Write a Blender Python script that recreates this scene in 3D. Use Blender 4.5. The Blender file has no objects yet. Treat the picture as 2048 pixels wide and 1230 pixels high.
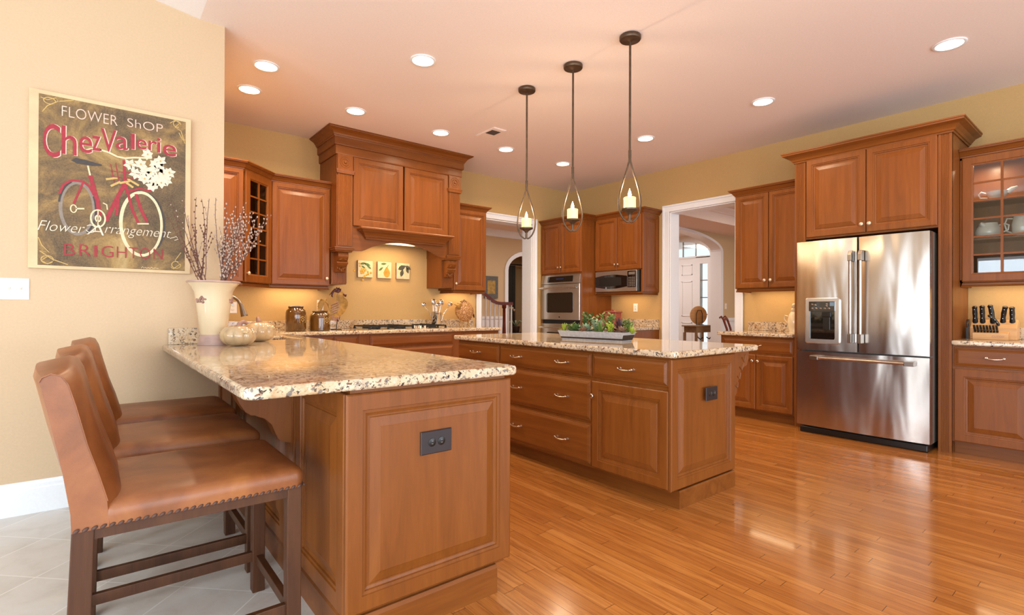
import bpy, bmesh, math, random
from mathutils import Vector, Matrix
random.seed(7)
S = bpy.context.scene
COL = S.collection
PI = math.pi
R = math.radians

# ---------------------------------------------------------------- camera
YAW, ROLL, PITCH, FPX = 0.6822, 0.0041, 0.0038, 1028.4
fw = Vector((math.sin(YAW) * math.cos(PITCH), math.cos(YAW) * math.cos(PITCH), math.sin(PITCH)))
r0 = Vector((math.cos(YAW), -math.sin(YAW), 0)); u0 = r0.cross(fw)
rt = r0 * math.cos(ROLL) + u0 * math.sin(ROLL); up = u0 * math.cos(ROLL) - r0 * math.sin(ROLL)
cd = bpy.data.cameras.new('camera'); cam = bpy.data.objects.new('camera', cd); COL.objects.link(cam)
cam.matrix_world = Matrix(((rt.x, up.x, -fw.x, 0), (rt.y, up.y, -fw.y, 0), (rt.z, up.z, -fw.z, 1.147), (0, 0, 0, 1)))
cd.sensor_width = 36; cd.lens = FPX / 2048 * 36; cd.clip_start = .05; cd.clip_end = 200
S.camera = cam

# ---------------------------------------------------------------- world, exposure, daylight
w = bpy.data.worlds.new('world'); S.world = w; w.use_nodes = True
bg = w.node_tree.nodes['Background']; bg.inputs[0].default_value = (.80, .90, 1, 1); bg.inputs[1].default_value = 1.6
S.view_settings.view_transform = 'Standard'; S.view_settings.look = 'None'
S.view_settings.exposure = 0.0; S.view_settings.gamma = 1
S.cycles.max_bounces = 8; S.cycles.diffuse_bounces = 4; S.cycles.glossy_bounces = 4
S.cycles.transparent_max_bounces = 8; S.cycles.sample_clamp_indirect = 4

def area(name, loc, rot, sx, sy, power, color, shape='RECTANGLE', spread=PI):
    l = bpy.data.lights.new(name, 'AREA'); l.shape = shape; l.size = sx; l.size_y = sy
    l.energy = power; l.color = color; l.spread = spread
    o = bpy.data.objects.new(name, l); COL.objects.link(o); o.location = loc; o.rotation_euler = rot
    return o
DAY = (.76, .88, 1.0)
WARM = (1.0, .70, .40)
BULB = (1.0, .76, .50)
# daylight through the windows of the breakfast corner (left) and of the wall behind the camera
for y, wd, p in ((1.83, .85, 46), (-.2, 1.3, 96), (-2.0, 1.3, 96)):
    area('window_daylight', (-3.38, y, 1.2), (0, R(-90), 0), 2.05, wd, p, DAY)
for x, p in ((-2.0, 95), (.4, 92), (2.9, 60), (4.9, 60)):
    area('window_daylight', (x, -3.38, 1.3), (R(90), 0, 0), 1.3, 2.1, p, DAY)

# ---------------------------------------------------------------- mesh helpers
class MB:
    def __init__(s): s.v = []; s.f = []; s.sm = []; s.xf = None
    def add(s, vs, fs, smooth=False):
        b = len(s.v)
        s.v += [Vector(s.xf(*p)) if s.xf else Vector(p) for p in vs]
        s.f += [tuple(b + i for i in f) for f in fs]; s.sm += [smooth] * len(fs)
        return s
    def box(s, x0, x1, y0, y1, z0, z1):
        return s.add([(x0, y0, z0), (x1, y0, z0), (x1, y1, z0), (x0, y1, z0), (x0, y0, z1), (x1, y0, z1), (x1, y1, z1), (x0, y1, z1)],
                     [(0, 3, 2, 1), (4, 5, 6, 7), (0, 1, 5, 4), (1, 2, 6, 5), (2, 3, 7, 6), (3, 0, 4, 7)])
    def loft(s, loops, c0=True, c1=True, closed=True, smooth=False):
        n = len(loops[0]); vs = [p for l in loops for p in l]; fs = []
        for k in range(len(loops) - 1):
            for i in range(n if closed else n - 1):
                j = (i + 1) % n
                fs.append((k * n + i, k * n + j, (k + 1) * n + j, (k + 1) * n + i))
        if c0: fs.append(tuple(range(n - 1, -1, -1)))
        if c1: fs.append(tuple((len(loops) - 1) * n + i for i in range(n)))
        return s.add(vs, fs, smooth)
    def rings(s, x0, x1, z0, z1, prof, y=0, cap=True):
        # rectangle loops inset by prof[i][0], front plane y, prof[i][1] = depth behind the front
        return s.loft([[(x0 + a, y + d, z0 + a), (x1 - a, y + d, z0 + a), (x1 - a, y + d, z1 - a), (x0 + a, y + d, z1 - a)] for a, d in prof], False, cap)
    def panel(s, x0, x1, z0, z1, y=0, t=.02, fw=.058):
        y -= t
        return s.rings(x0, x1, z0, z1, [(0, t), (0, .005), (.004, .001), (.007, 0), (fw - .018, 0), (fw - .016, .005), (fw - .006, .0058), (fw - .004, .012), (fw + .005, .0145), (fw + .010, .0145), (fw + .013, .0115), (fw + .044, .0035), (fw + .048, .002)], y)
    def drawer(s, x0, x1, z0, z1, y=0, t=.02):
        return s.rings(x0, x1, z0, z1, [(0, t), (0, .012), (.003, .0105), (.010, .0098), (.012, .0075), (.026, .001), (.030, 0)], y - t)
    def lathe(s, prof, c=(0, 0, 0), n=24, axis='z', smooth=True, cap=True):
        L = []
        for r, h in prof:
            lp = []
            for i in range(n):
                a = 2 * PI * i / n; p, q = r * math.cos(a), r * math.sin(a)
                lp.append({'z': (c[0] + p, c[1] + q, c[2] + h), 'y': (c[0] + p, c[1] - h, c[2] + q), 'x': (c[0] + h, c[1] + p, c[2] + q)}[axis])
            L.append(lp)
        return s.loft(L, cap, cap, True, smooth)
    def tube(s, path, r, n=8, smooth=True, closed=False):
        P = [Vector(p) for p in path]; m = len(P); L = []; pn = None
        for k in range(m):
            if closed: t = (P[(k + 1) % m] - P[k - 1])
            else: t = P[min(k + 1, m - 1)] - P[max(k - 1, 0)]
            t.normalize()
            if pn is None: pn = t.orthogonal().normalized()
            pn = (pn - t * pn.dot(t)); pn = pn.normalized() if pn.length > 1e-6 else t.orthogonal().normalized()
            b = t.cross(pn); rr = r[k] if isinstance(r, (list, tuple)) else r
            L.append([tuple(P[k] + (pn * math.cos(2 * PI * i / n) + b * math.sin(2 * PI * i / n)) * rr) for i in range(n)])
        if closed: L.append(L[0])
        return s.loft(L, not closed, not closed, True, smooth)
    def prism(s, poly, h0, h1, plane='xz', smooth=False):
        g = {'xz': lambda a, b, h: (a, h, b), 'xy': lambda a, b, h: (a, b, h), 'yz': lambda a, b, h: (h, a, b)}[plane]
        return s.loft([[g(a, b, h0) for a, b in poly], [g(a, b, h1) for a, b in poly]], True, True, True, smooth)
    def sweep(s, path, prof, smooth=False, closed=False):
        # plan path, outward = right-hand side of the path; prof = [(out, z)]
        m = len(path); nr = []
        for i in range(m if closed else m - 1):
            a, b = path[i], path[(i + 1) % m]; d = Vector((b[0] - a[0], b[1] - a[1])).normalized(); nr.append(Vector((d.y, -d.x)))
        L = []
        for i in range(m):
            if closed: n0, n1 = nr[i - 1], nr[i]
            else: n0, n1 = nr[max(i - 1, 0)], nr[min(i, m - 2)]
            mt = (n0 + n1); mt = mt / max(mt.dot(n0), .2)
            L.append([(path[i][0] + mt.x * o, path[i][1] + mt.y * o, z) for o, z in prof])
        if closed: L.append(L[0])
        return s.loft(L, not closed, not closed, True, smooth)
    def ell(s, c, r, n=16, m=10, smooth=True, f=None):
        L = []
        for j in range(m + 1):
            t = PI * j / m - PI / 2; lp = []
            for i in range(n):
                a = 2 * PI * i / n
                p = Vector((math.cos(t) * math.cos(a) * r[0], math.cos(t) * math.sin(a) * r[1], math.sin(t) * r[2]))
                if abs(math.cos(t)) < 1e-4: p = Vector((math.cos(a) * 1e-4, math.sin(a) * 1e-4, math.sin(t) * r[2]))
                if f: p = Vector(f(p, a, t))
                lp.append(tuple(Vector(c) + p))
            L.append(lp)
        return s.loft(L, True, True, True, smooth)
    def build(s, name, m, parent=None, bevel=0, seg=2, org=None, angle=35, sub=0):
        me = bpy.data.meshes.new(name)
        o3 = Vector(org) if org else Vector((0, 0, 0))
        me.from_pydata([tuple(p - o3) for p in s.v], [], s.f)
        me.polygons.foreach_set('use_smooth', s.sm)
        bm = bmesh.new(); bm.from_mesh(me); bmesh.ops.recalc_face_normals(bm, faces=bm.faces[:]); bm.to_mesh(me); bm.free()
        if any(s.sm): me.set_sharp_from_angle(angle=R(50))
        me.materials.append(m); me.update()
        ob = bpy.data.objects.new(name, me); COL.objects.link(ob)
        if org: ob.location = org
        if parent: ob.parent = parent
        if bevel:
            b = ob.modifiers.new('bevel', 'BEVEL'); b.width = bevel; b.segments = seg; b.limit_method = 'ANGLE'; b.angle_limit = R(angle)
        if sub:
            b = ob.modifiers.new('sub', 'SUBSURF'); b.levels = sub; b.render_levels = sub
        return ob

def tag(o, label=None, cat=None, group=None, kind=None):
    for k, v in (('label', label), ('category', cat), ('group', group), ('kind', kind)):
        if v: o[k] = v
    return o
def thing(name, label, cat, loc=(0, 0, 0), rz=0, group=None):
    o = bpy.data.objects.new(name, None); COL.objects.link(o); o.location = loc; o.rotation_euler = (0, 0, rz)
    o.empty_display_size = .05
    return tag(o, label, cat, group)
def struct(mb, name, m, **k): return tag(mb.build(name, m, **k), kind='structure')
def dup(root, loc=None, rz=None, label=None, parent=None):
    r = root.copy(); COL.objects.link(r)
    if parent: r.parent = parent
    if loc is not None: r.location = loc
    if rz is not None: r.rotation_euler = (0, 0, rz)
    if label: r['label'] = label
    for c in list(root.children): dup(c, parent=r)
    return r
def inst(name, mesh, parent, loc, rot=(0, 0, 0)):
    o = bpy.data.objects.new(name, mesh); COL.objects.link(o); o.parent = parent; o.location = loc; o.rotation_euler = rot
    return o

def text_mb(mb, body, x0, x1, z0, z1, y, t=.0008, shear=0, plane='xz', off=0):
    c = bpy.data.curves.new('lettering', 'FONT'); c.body = body; c.size = 1; c.extrude = .01; c.shear = shear; c.resolution_u = 4; c.offset = off
    o = bpy.data.objects.new('lettering', c); COL.objects.link(o)
    dg = bpy.context.evaluated_depsgraph_get(); me = bpy.data.meshes.new_from_object(o.evaluated_get(dg))
    bpy.data.objects.remove(o); bpy.data.curves.remove(c)
    vs = [v.co.copy() for v in me.vertices]
    ax, bx = min(v.x for v in vs), max(v.x for v in vs); az, bz = min(v.y for v in vs), max(v.y for v in vs)
    q = [(x0 + (v.x - ax) / (bx - ax) * (x1 - x0), y - (t if v.z > 0 else 0), z0 + (v.y - az) / (bz - az) * (z1 - z0)) for v in vs]
    mb.add(q, [tuple(p.vertices) for p in me.polygons]); bpy.data.meshes.remove(me)

# ---------------------------------------------------------------- materials
def lin(c):
    if isinstance(c, str): c = tuple(int(c[i:i + 2], 16) / 255 for i in (0, 2, 4))
    return tuple(x / 12.92 if x <= .04045 else ((x + .055) / 1.055) ** 2.4 for x in c) + (1,)
class NT:
    def __init__(s, name):
        s.m = bpy.data.materials.new(name); s.m.use_nodes = True; s.t = s.m.node_tree; s.b = s.t.nodes['Principled BSDF']
    def n(s, ty, **k):
        q = s.t.nodes.new(ty)
        for a, v in k.items(): setattr(q, a, v)
        return q
    def l(s, a, b): s.t.links.new(a, b)
    def coord(s, scale=(1, 1, 1), rot=(0, 0, 0), rnd=True, kind='Object'):
        tc = s.n('ShaderNodeTexCoord'); mp = s.n('ShaderNodeMapping'); mp.inputs['Scale'].default_value = scale; mp.inputs['Rotation'].default_value = rot
        s.l(tc.outputs[kind], mp.inputs[0])
        if rnd:
            oi = s.n('ShaderNodeObjectInfo'); mu = s.n('ShaderNodeVectorMath', operation='MULTIPLY'); cx = s.n('ShaderNodeCombineXYZ')
            for i in range(3): s.l(oi.outputs['Random'], cx.inputs[i])
            s.l(cx.outputs[0], mu.inputs[0]); mu.inputs[1].default_value = (37, 53, 71); s.l(mu.outputs[0], mp.inputs['Location'])
        return mp.outputs[0]
    def noise(s, vec, scale, detail=4, rough=.5, dist=0):
        q = s.n('ShaderNodeTexNoise'); s.l(vec, q.inputs['Vector'])
        q.inputs['Scale'].default_value = scale; q.inputs['Detail'].default_value = detail; q.inputs['Roughness'].default_value = rough; q.inputs['Distortion'].default_value = dist
        return q.outputs['Fac']
    def vor(s, vec, scale, feat='F1'):
        q = s.n('ShaderNodeTexVoronoi', feature=feat); s.l(vec, q.inputs['Vector']); q.inputs['Scale'].default_value = scale
        return q
    def ramp(s, fac, stops, interp='LINEAR'):
        q = s.n('ShaderNodeValToRGB'); s.l(fac, q.inputs[0]); e = q.color_ramp.elements; q.color_ramp.interpolation = interp
        while len(e) < len(stops): e.new(.5)
        for i, (p, c) in enumerate(stops): e[i].position = p; e[i].color = lin(c) if not (isinstance(c, tuple) and len(c) == 4) else c
        return q.outputs[0]
    def mix(s, fac, a, b, mode='MIX'):
        q = s.n('ShaderNodeMix', data_type='RGBA', blend_type=mode)
        for i, v in ((0, fac), (6, a), (7, b)):
            if hasattr(v, 'links'): s.l(v, q.inputs[i])
            else: q.inputs[i].default_value = v if i == 0 or (isinstance(v, tuple) and len(v) == 4) else lin(v)
        return q.outputs[2]
    def bump(s, h, strength=.2, dist=.01):
        q = s.n('ShaderNodeBump'); s.l(h, q.inputs['Height']); q.inputs['Strength'].default_value = strength; q.inputs['Distance'].default_value = dist
        s.l(q.outputs[0], s.b.inputs['Normal'])
    def base(s, c): s.l(c, s.b.inputs['Base Color']) if hasattr(c, 'links') else setattr(s.b.inputs['Base Color'], 'default_value', lin(c))
    def set(s, **k):
        for a, v in k.items(): s.b.inputs[{'rough': 'Roughness', 'metal': 'Metallic', 'spec': 'Specular IOR Level', 'coat': 'Coat Weight', 'coatr': 'Coat Roughness', 'trans': 'Transmission Weight', 'ior': 'IOR', 'aniso': 'Anisotropic', 'sss': 'Subsurface Weight', 'alpha': 'Alpha', 'emit': 'Emission Strength'}[a]].default_value = v
        return s
def plain(name, c, rough=.5, metal=0, var=.06, scale=12, bump=0, **k):
    q = NT(name); v = q.noise(q.coord(), scale, 5)
    a = lin(c); d = tuple(x * (1 - var) for x in a[:3]) + (1,); h = tuple(min(1, x * (1 + var)) for x in a[:3]) + (1,)
    q.base(q.ramp(v, [(.3, d), (.7, h)])); q.set(rough=rough, metal=metal, **k)
    if bump: q.bump(v, bump, .004)
    return q.m
def emis(name, c, st):
    q = NT(name); q.base('000000'); q.b.inputs['Emission Color'].default_value = lin(c); q.set(emit=st); return q.m
def wood(name, a, b, c, axis='z', rough=.38, coat=.08, fine=.5):
    q = NT(name); sc = {'z': (9, 9, .7), 'x': (.7, 9, 9), 'y': (9, .7, 9)}[axis]; sf = tuple(x * 9 for x in sc)
    v = q.coord(sc); n1 = q.noise(v, 1.6, 6, .6, 1.2); n2 = q.noise(q.coord(sf), 1.5, 3, .6)
    col = q.ramp(n1, [(.25, a), (.5, b), (.75, c)])
    q.base(q.mix(fine * .35, col, q.ramp(n2, [(.3, a), (.7, c)])))
    q.set(rough=rough, coat=coat, coatr=.2, spec=.28); q.bump(n2, .04, .002)
    return q.m
M = {}
M['wood'] = wood('cabinet_wood', '6b3a13', '7d4518', '884f1e')
M['woodx'] = wood('cabinet_wood_level', '683712', '7b4417', '884f1e', 'x')
M['darkwood'] = wood('stool_wood', '3a2112', '4d2d1a', '5c3820', 'z', .42, 0)
M['rail'] = wood('handrail_wood', '55200f', '742f18', '823a1f', 'x', .3, .15)
M['bamboo'] = wood('block_wood', 'b98a58', 'cfa06c', 'd9b07e', 'x', .45, 0)
M['tablewood'] = wood('table_wood', '6b5238', '84674a', '957556', 'x', .4, .1)

def granite():
    q = NT('granite'); v = q.coord(rnd=False)
    big = q.noise(v, 5, 5, .6, .8); med = q.noise(v, 38, 5, .65); fin = q.noise(v, 120, 3, .6)
    col = q.ramp(big, [(.30, '9c8670'), (.42, 'c8b296'), (.54, 'd2bb9a'), (.68, 'b8946c')])
    col = q.mix(q.ramp(med, [(.44, '000000'), (.56, '808080'), (.66, 'ffffff')]), col, 'ddd0ba')
    vo = q.vor(q.coord(rnd=False), 85); gsp = q.ramp(vo.outputs['Color'], [(.16, 'ffffff'), (.2, '000000')], 'LINEAR')
    col = q.mix(gsp, col, '857b72')
    dk = q.ramp(q.noise(v, 60, 4, .7, .8), [(.56, '000000'), (.61, 'ffffff')])
    col = q.mix(dk, col, '352b2a')
    br = q.ramp(q.noise(q.coord((1, 1.3, 1), rnd=False), 44, 3, .6, .4), [(.58, '000000'), (.66, 'ffffff')])
    col = q.mix(br, col, '79503a')
    q.base(col); q.set(rough=.055, spec=.5); return q.m
M['granite'] = granite()

def oak():
    q = NT('oak_floor'); tc = q.n('ShaderNodeTexCoord'); sp = q.n('ShaderNodeSeparateXYZ'); q.l(tc.outputs['Object'], sp.inputs[0])
    def m(op, a, b=0.0):
        k = q.n('ShaderNodeMath', operation=op)
        for i, v in ((0, a), (1, b)):
            if hasattr(v, 'links'): q.l(v, k.inputs[i])
            else: k.inputs[i].default_value = v
        return k.outputs[0]
    x = m('DIVIDE', sp.outputs[0], .0585); ix = m('FLOOR', x); fx_ = m('FRACT', x)
    w1 = q.n('ShaderNodeTexWhiteNoise', noise_dimensions='1D'); q.l(ix, w1.inputs['W'])
    y = m('ADD', m('DIVIDE', sp.outputs[1], .92), m('MULTIPLY', w1.outputs[0], 9.0)); iy = m('FLOOR', y); fy = m('FRACT', y)
    cx = q.n('ShaderNodeCombineXYZ'); q.l(ix, cx.inputs[0]); q.l(iy, cx.inputs[1])
    w2 = q.n('ShaderNodeTexWhiteNoise', noise_dimensions='2D'); q.l(cx.outputs[0], w2.inputs['Vector'])
    seam = m('MAXIMUM', m('LESS_THAN', fx_, .024), m('LESS_THAN', fy, .0022))
    of = q.n('ShaderNodeVectorMath', operation='MULTIPLY'); q.l(w2.outputs['Color'], of.inputs[0]); of.inputs[1].default_value = (9, 9, 9)
    ad = q.n('ShaderNodeVectorMath', operation='ADD'); q.l(q.coord((11, .75, 1), rnd=False), ad.inputs[0]); q.l(of.outputs[0], ad.inputs[1])
    g = q.noise(ad.outputs[0], 2.4, 7, .62, 1.6); g2 = q.noise(q.coord((60, 2.5, 1), rnd=False), 2, 4, .6)
    col = q.ramp(w2.outputs['Value'], [(0, '93561f'), (.25, 'ab6a2e'), (.7, 'ba7836'), (1, 'cb8a48')])
    col = q.mix(q.ramp(g, [(.36, '303030'), (.56, 'e8e8e8')]), '84491c', col)
    col = q.mix(.3, col, q.ramp(g2, [(.3, '9c5a24'), (.7, 'd0904e')]))
    col = q.mix(seam, col, '4a2610')
    q.base(col); q.set(rough=.17, coat=.45, coatr=.07); q.bump(g2, .03, .002); return q.m
M['oak'] = oak()

def tile():
    q = NT('floor_tile'); tc = q.n('ShaderNodeTexCoord'); mp = q.n('ShaderNodeMapping'); mp.inputs['Rotation'].default_value = (0, 0, R(-45))
    mp.inputs['Location'].default_value = (.04, .11, 0); q.l(tc.outputs['Object'], mp.inputs[0])
    bk = q.n('ShaderNodeTexBrick'); q.l(mp.outputs[0], bk.inputs['Vector']); bk.offset = 0
    for k, v in (('Scale', 1), ('Mortar Size', .003), ('Mortar Smooth', .2), ('Brick Width', .335), ('Row Height', .335)): bk.inputs[k].default_value = v
    bk.inputs['Color1'].default_value = lin('d6d3cc'); bk.inputs['Color2'].default_value = lin('dedbd5'); bk.inputs['Mortar'].default_value = lin('d9d5ce')
    n = q.noise(q.coord(rnd=False), 7, 7, .65, .5)
    col = q.mix(.45, bk.outputs['Color'], q.ramp(n, [(.3, 'bdb3a4'), (.5, 'd6d1c8'), (.7, 'e2dfd8')]))
    col = q.mix(bk.outputs['Fac'], col, 'efede8')
    q.base(col); q.set(rough=.32); q.bump(bk.outputs['Fac'], -.15, .003); return q.m
M['tile'] = tile()
def paint(name, c, var=.03, rough=.75):
    return plain(name, c, rough, 0, var, 90, .02)
M['wall_b'] = paint('olive_tan_paint', 'c4a068')
M['wall_c'] = paint('pale_gold_paint', 'cfb390')
M['ceil'] = paint('ceiling_paint', 'efe0d7')
M['vault_daylit'] = paint('daylit_ceiling_paint', 'f4f0ee')  # whiter copy of the ceiling paint: window daylight put into the colour
M['trim'] = paint('white_trim_paint', 'eceef0', .02, .35)
M['beige'] = paint('beige_paint', 'cdb189')

def steel(name, c='c9c3bc', rough=.2, sc=(1, 1, 90), wav=0, wsc=(2.2, 2.2, .55), an=.5):
    q = NT(name); n = q.noise(q.coord(sc), 6, 3, .6); q.base(c)
    q.set(metal=1, rough=rough, aniso=an)
    if an:
        tg = q.n('ShaderNodeTangent', direction_type='RADIAL', axis='Z'); q.l(tg.outputs[0], q.b.inputs['Tangent'])
    h = n
    if wav:
        m = q.n('ShaderNodeMath', operation='MULTIPLY'); q.l(q.noise(q.coord(wsc), 1, 1.5, .5, .3), m.inputs[0]); m.inputs[1].default_value = wav
        a = q.n('ShaderNodeMath', operation='MULTIPLY_ADD'); q.l(n, a.inputs[0]); a.inputs[1].default_value = .02; q.l(m.outputs[0], a.inputs[2]); h = a.outputs[0]
        q.bump(h, 1, .01)
    else: q.bump(n, .015, .002)
    return q.m
M['steel'] = steel('brushed_steel', rough=.3)
M['fridge'] = steel('fridge_steel', 'bfb6ad', .22, (1, 90, 1), 2.3, (4.6, 4.6, .9), an=.55)
M['steelside'] = plain('dark_grey_enamel', '6e665e', .45)
M['nickel'] = steel('satin_nickel', 'cfc4b6', .25, (20, 20, 20), an=0)
M['chrome'] = steel('polished_chrome', 'd8d4ce', .07, (20, 20, 20), an=0)
M['pewter'] = steel('pewter', '8f857c', .3, (20, 20, 20), an=0)
M['handle'] = steel('brushed_handle_steel', 'a3948a', .3, (20, 20, 20), an=0)
M['bronze'] = plain('dark_bronze', '5c4a3a', .42, .7, .2, 30)
M['outletbronze'] = plain('oil_rubbed_bronze', '2b2122', .4, .2)
M['black'] = plain('black_plastic', '141210', .3)
M['iron'] = plain('cast_iron', '1c1917', .55, .2)
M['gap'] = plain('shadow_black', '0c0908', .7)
M['bglass'] = plain('black_glass', '15110f', .05, 0, 0, coat=1)
M['white'] = plain('white_plastic', 'efe9e2', .35, 0, .02)
M['ceramic'] = plain('white_ceramic', 'e9e2d6', .12, 0, .03, coat=.6)
M['cream'] = plain('cream_glaze', 'decaa6', .2, 0, .05, 6, coat=.6)
M['pinkstone'] = plain('pinkish_stone', 'b79a90', .5, 0, .15, 14)
M['emblem'] = plain('brown_relief', '9a7466', .5, 0, .3, 40)
M['amber'] = plain('amber_glaze', '5a3a12', .12, 0, .22, 18, coat=.8)
M['lid'] = plain('dark_brown_lid', '43302c', .3)
M['tan'] = plain('tan_line', 'c8a868', .4)
M['gold'] = plain('antique_gold', 'a87f3c', .45, .2, .4, 30)
M['burgundy'] = plain('burgundy_enamel', '55222a', .35, .2)
M['red'] = plain('red_glaze', '934640', .35, 0, .15, 10, coat=.3)
M['zinc'] = plain('galvanised_zinc', 'b4b9c0', .45, .35, .14, 60)
M['soil'] = plain('soil', '3a2a1e', .9, 0, .3, 40)
for n, c in (('g1', '6f8a3e'), ('g2', '8fa583'), ('g3', '4f6a35'), ('g4', 'a3b43c'), ('purple', '4a3034'), ('brownl', '8d6a52'), ('pinkl', 'd8a58c')):
    M[n] = plain('leaf_' + n, c, .5, 0, .25, 25)
M['twig'] = plain('twig_bark', '6a4438', .7, 0, .2, 40)
M['catkin'] = plain('silvery_catkin', 'bda898', .9, 0, .12, 80)
M['thread'] = plain('dark_leather_lacing', '4c3024', .6)
M['wax'] = NT('candle_wax').set(rough=.4, sss=.6, emit=1.0)  # emission stands in for flame light glowing through the wax
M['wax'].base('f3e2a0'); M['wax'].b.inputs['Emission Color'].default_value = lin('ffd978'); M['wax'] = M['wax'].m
M['flame'] = emis('flame', 'ffe7b0', 30)
M['lamp'] = emis('lamp_face', 'ffe9c4', 14)
M['hoodlamp'] = emis('hood_lamp_face', 'ffe2b0', 3)
M['puck'] = emis('puck_lamp_face', 'ffdca0', 9)
M['lcd'] = emis('blue_display', '454e80', .12)
M['cloth'] = plain('dark_curtain', '3b342c', .9)
M['mesh'] = plain('vent_filter', 'b9a98c', .4, .7, .2, 80)
def leather():
    q = NT('tan_leather'); v = q.coord(); n = q.noise(v, 5, 6, .6, .6); f = q.noise(v, 220, 3, .6); b = q.noise(v, 2.2, 3, .5)
    col = q.ramp(n, [(.28, '6a3a1a'), (.5, '8a5029'), (.72, 'a26535')])
    q.base(q.mix(q.ramp(b, [(.35, '000000'), (.7, '6a6a6a')]), col, '7a4524')); q.set(rough=.38); q.bump(f, .12, .002); return q.m
M['leather'] = leather()
def glass():
    m = bpy.data.materials.new('pane_glass'); m.use_nodes = True; t = m.node_tree; t.nodes.clear()
    o = t.nodes.new('ShaderNodeOutputMaterial'); x = t.nodes.new('ShaderNodeMixShader'); tr = t.nodes.new('ShaderNodeBsdfTransparent'); g = t.nodes.new('ShaderNodeBsdfGlossy'); f = t.nodes.new('ShaderNodeFresnel')
    g.inputs['Roughness'].default_value = .01; f.inputs[0].default_value = 1.7; tr.inputs[0].default_value = (.92, .94, .93, 1)
    for a, b in ((f.outputs[0], x.inputs[0]), (tr.outputs[0], x.inputs[1]), (g.outputs[0], x.inputs[2]), (x.outputs[0], o.inputs[0])): t.links.new(a, b)
    return m
M['glass'] = glass()
def canvas():
    q = NT('painted_canvas'); v = q.coord(rnd=False); n = q.noise(v, 3.6, 7, .66, .9); f = q.noise(v, 160, 2, .5)
    col = q.ramp(n, [(.34, '46392e'), (.44, '5f4d3a'), (.52, '806441'), (.60, 'a58450'), (.70, 'c2a572')])
    q.base(q.mix(.2, col, q.ramp(f, [(.3, '51442f'), (.7, 'b89a6a')]))); q.set(rough=.8); return q.m
M['canvas'] = canvas()
M['border'] = plain('cream_canvas', 'd9bb92', .8, 0, .1, 9)
for n, c in (('pred', 'a2353f'), ('pcream', 'e8d0a8'), ('pwhite', 'e2d3bb'), ('pdark', '4a4441'), ('pgold', 'c9a766'), ('pgrey', '8d8074'), ('ppink', 'ecc4b0')):
    M[n] = plain('paint_' + n[1:], c, .8, 0, .12, 60)
# ================================================================ room shell
YA, XB, ZC = 5.90, 6.00, 3.05
struct(MB().box(.66, 13.5, -3.5, 9.4, -.05, 0), 'floor', M['oak'])
struct(MB().box(-3.5, .66, -3.5, 3.925, -.05, 0), 'floor_tile', M['tile'])
struct(MB().box(.53, 6.19, -3.5, 6.1, ZC, ZC + .1), 'ceiling', M['ceil'])
q = MB(); q.prism([(.53, ZC), (-3.5, 3.62), (-3.5, 3.72), (.53, ZC + .1)], -3.5, 4.1, 'xz'); struct(q, 'ceiling_vault', M['vault_daylit'])
q = MB(); q.box(.55, 4.225, YA, 6.1, 0, ZC); q.box(5.18, 6.19, YA, 6.1, 0, ZC); q.box(4.225, 5.18, YA, 6.1, 2.44, ZC); struct(q, 'wall_back', M['wall_b'])
q = MB(); q.box(XB, 6.19, -3.5, 3.11, 0, ZC); q.box(XB, 6.19, 4.03, YA, 0, ZC); q.box(XB, 6.19, 3.11, 4.03, 2.466, ZC); struct(q, 'wall_right', M['wall_b'])
q = MB(); q.prism([(-3.5, 0), (.675, 0), (.675, ZC), (.53, ZC), (-3.5, 3.66)], 3.925, 4.06, 'xz'); struct(q, 'wall_left', M['wall_c'])
struct(MB().box(.55, .675, 4.06, YA, 0, ZC), 'wall_sink', M['wall_b'])
# unseen sides of the room: breakfast windows on the left, windows behind the camera
def pierced(axis, at, th, a0, a1, zt, holes):
    q = MB(); f = (lambda u0, u1, z0, z1: q.box(at, at + th, u0, u1, z0, z1)) if axis == 'x' else (lambda u0, u1, z0, z1: q.box(u0, u1, at, at + th, z0, z1))
    c = a0
    for h0, h1, z0, z1 in holes:
        f(c, h0, 0, zt); f(h0, h1, 0, z0); f(h0, h1, z1, zt); c = h1
    f(c, a1, 0, zt); return q
WL = [(-2.7, -1.3, .15, 2.3), (-.9, .5, .15, 2.3), (1.35, 2.3, .15, 2.3)]
WB = [(-2.7, -1.3, .2, 2.4), (-.3, 1.1, .2, 2.4), (2.2, 3.6, .2, 2.4), (4.2, 5.6, .2, 2.4)]
struct(pierced('x', -3.6, .1, -3.5, 4.06, 3.7, WL), 'wall_breakfast', M['wall_c'])
struct(pierced('y', -3.6, .1, -3.6, 6.19, 3.7, WB), 'wall_behind', M['wall_b'])
k = 0
for ax, W in (('x', WL), ('y', WB)):
    for a0, a1, z0, z1 in W:
        k += 1; q = MB()
        def bar(u0, u1, c0, c1):
            q.box(-3.56, -3.5, u0, u1, c0, c1) if ax == 'x' else q.box(u0, u1, -3.56, -3.5, c0, c1)
        for s in (a0 - .09, a1): bar(s, s + .09, z0 - .09, z1 + .09)
        for s in (z0 - .09, z1, (z0 + z1) / 2 - .02): bar(a0, a1, s, s + (.04 if s > z0 and s < z1 else .09))
        struct(q, 'window_%d' % k, M['trim'])
def base_prof(h=.18): return [(0, 0), (.016, 0), (.016, h - .045), (.012, h - .035), (.012, h - .02), (.006, h), (0, h)]
q = MB(); q.sweep([(-3.5, 3.925), (.42, 3.925)], base_prof()); struct(q, 'baseboard_left', M['trim'])
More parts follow.
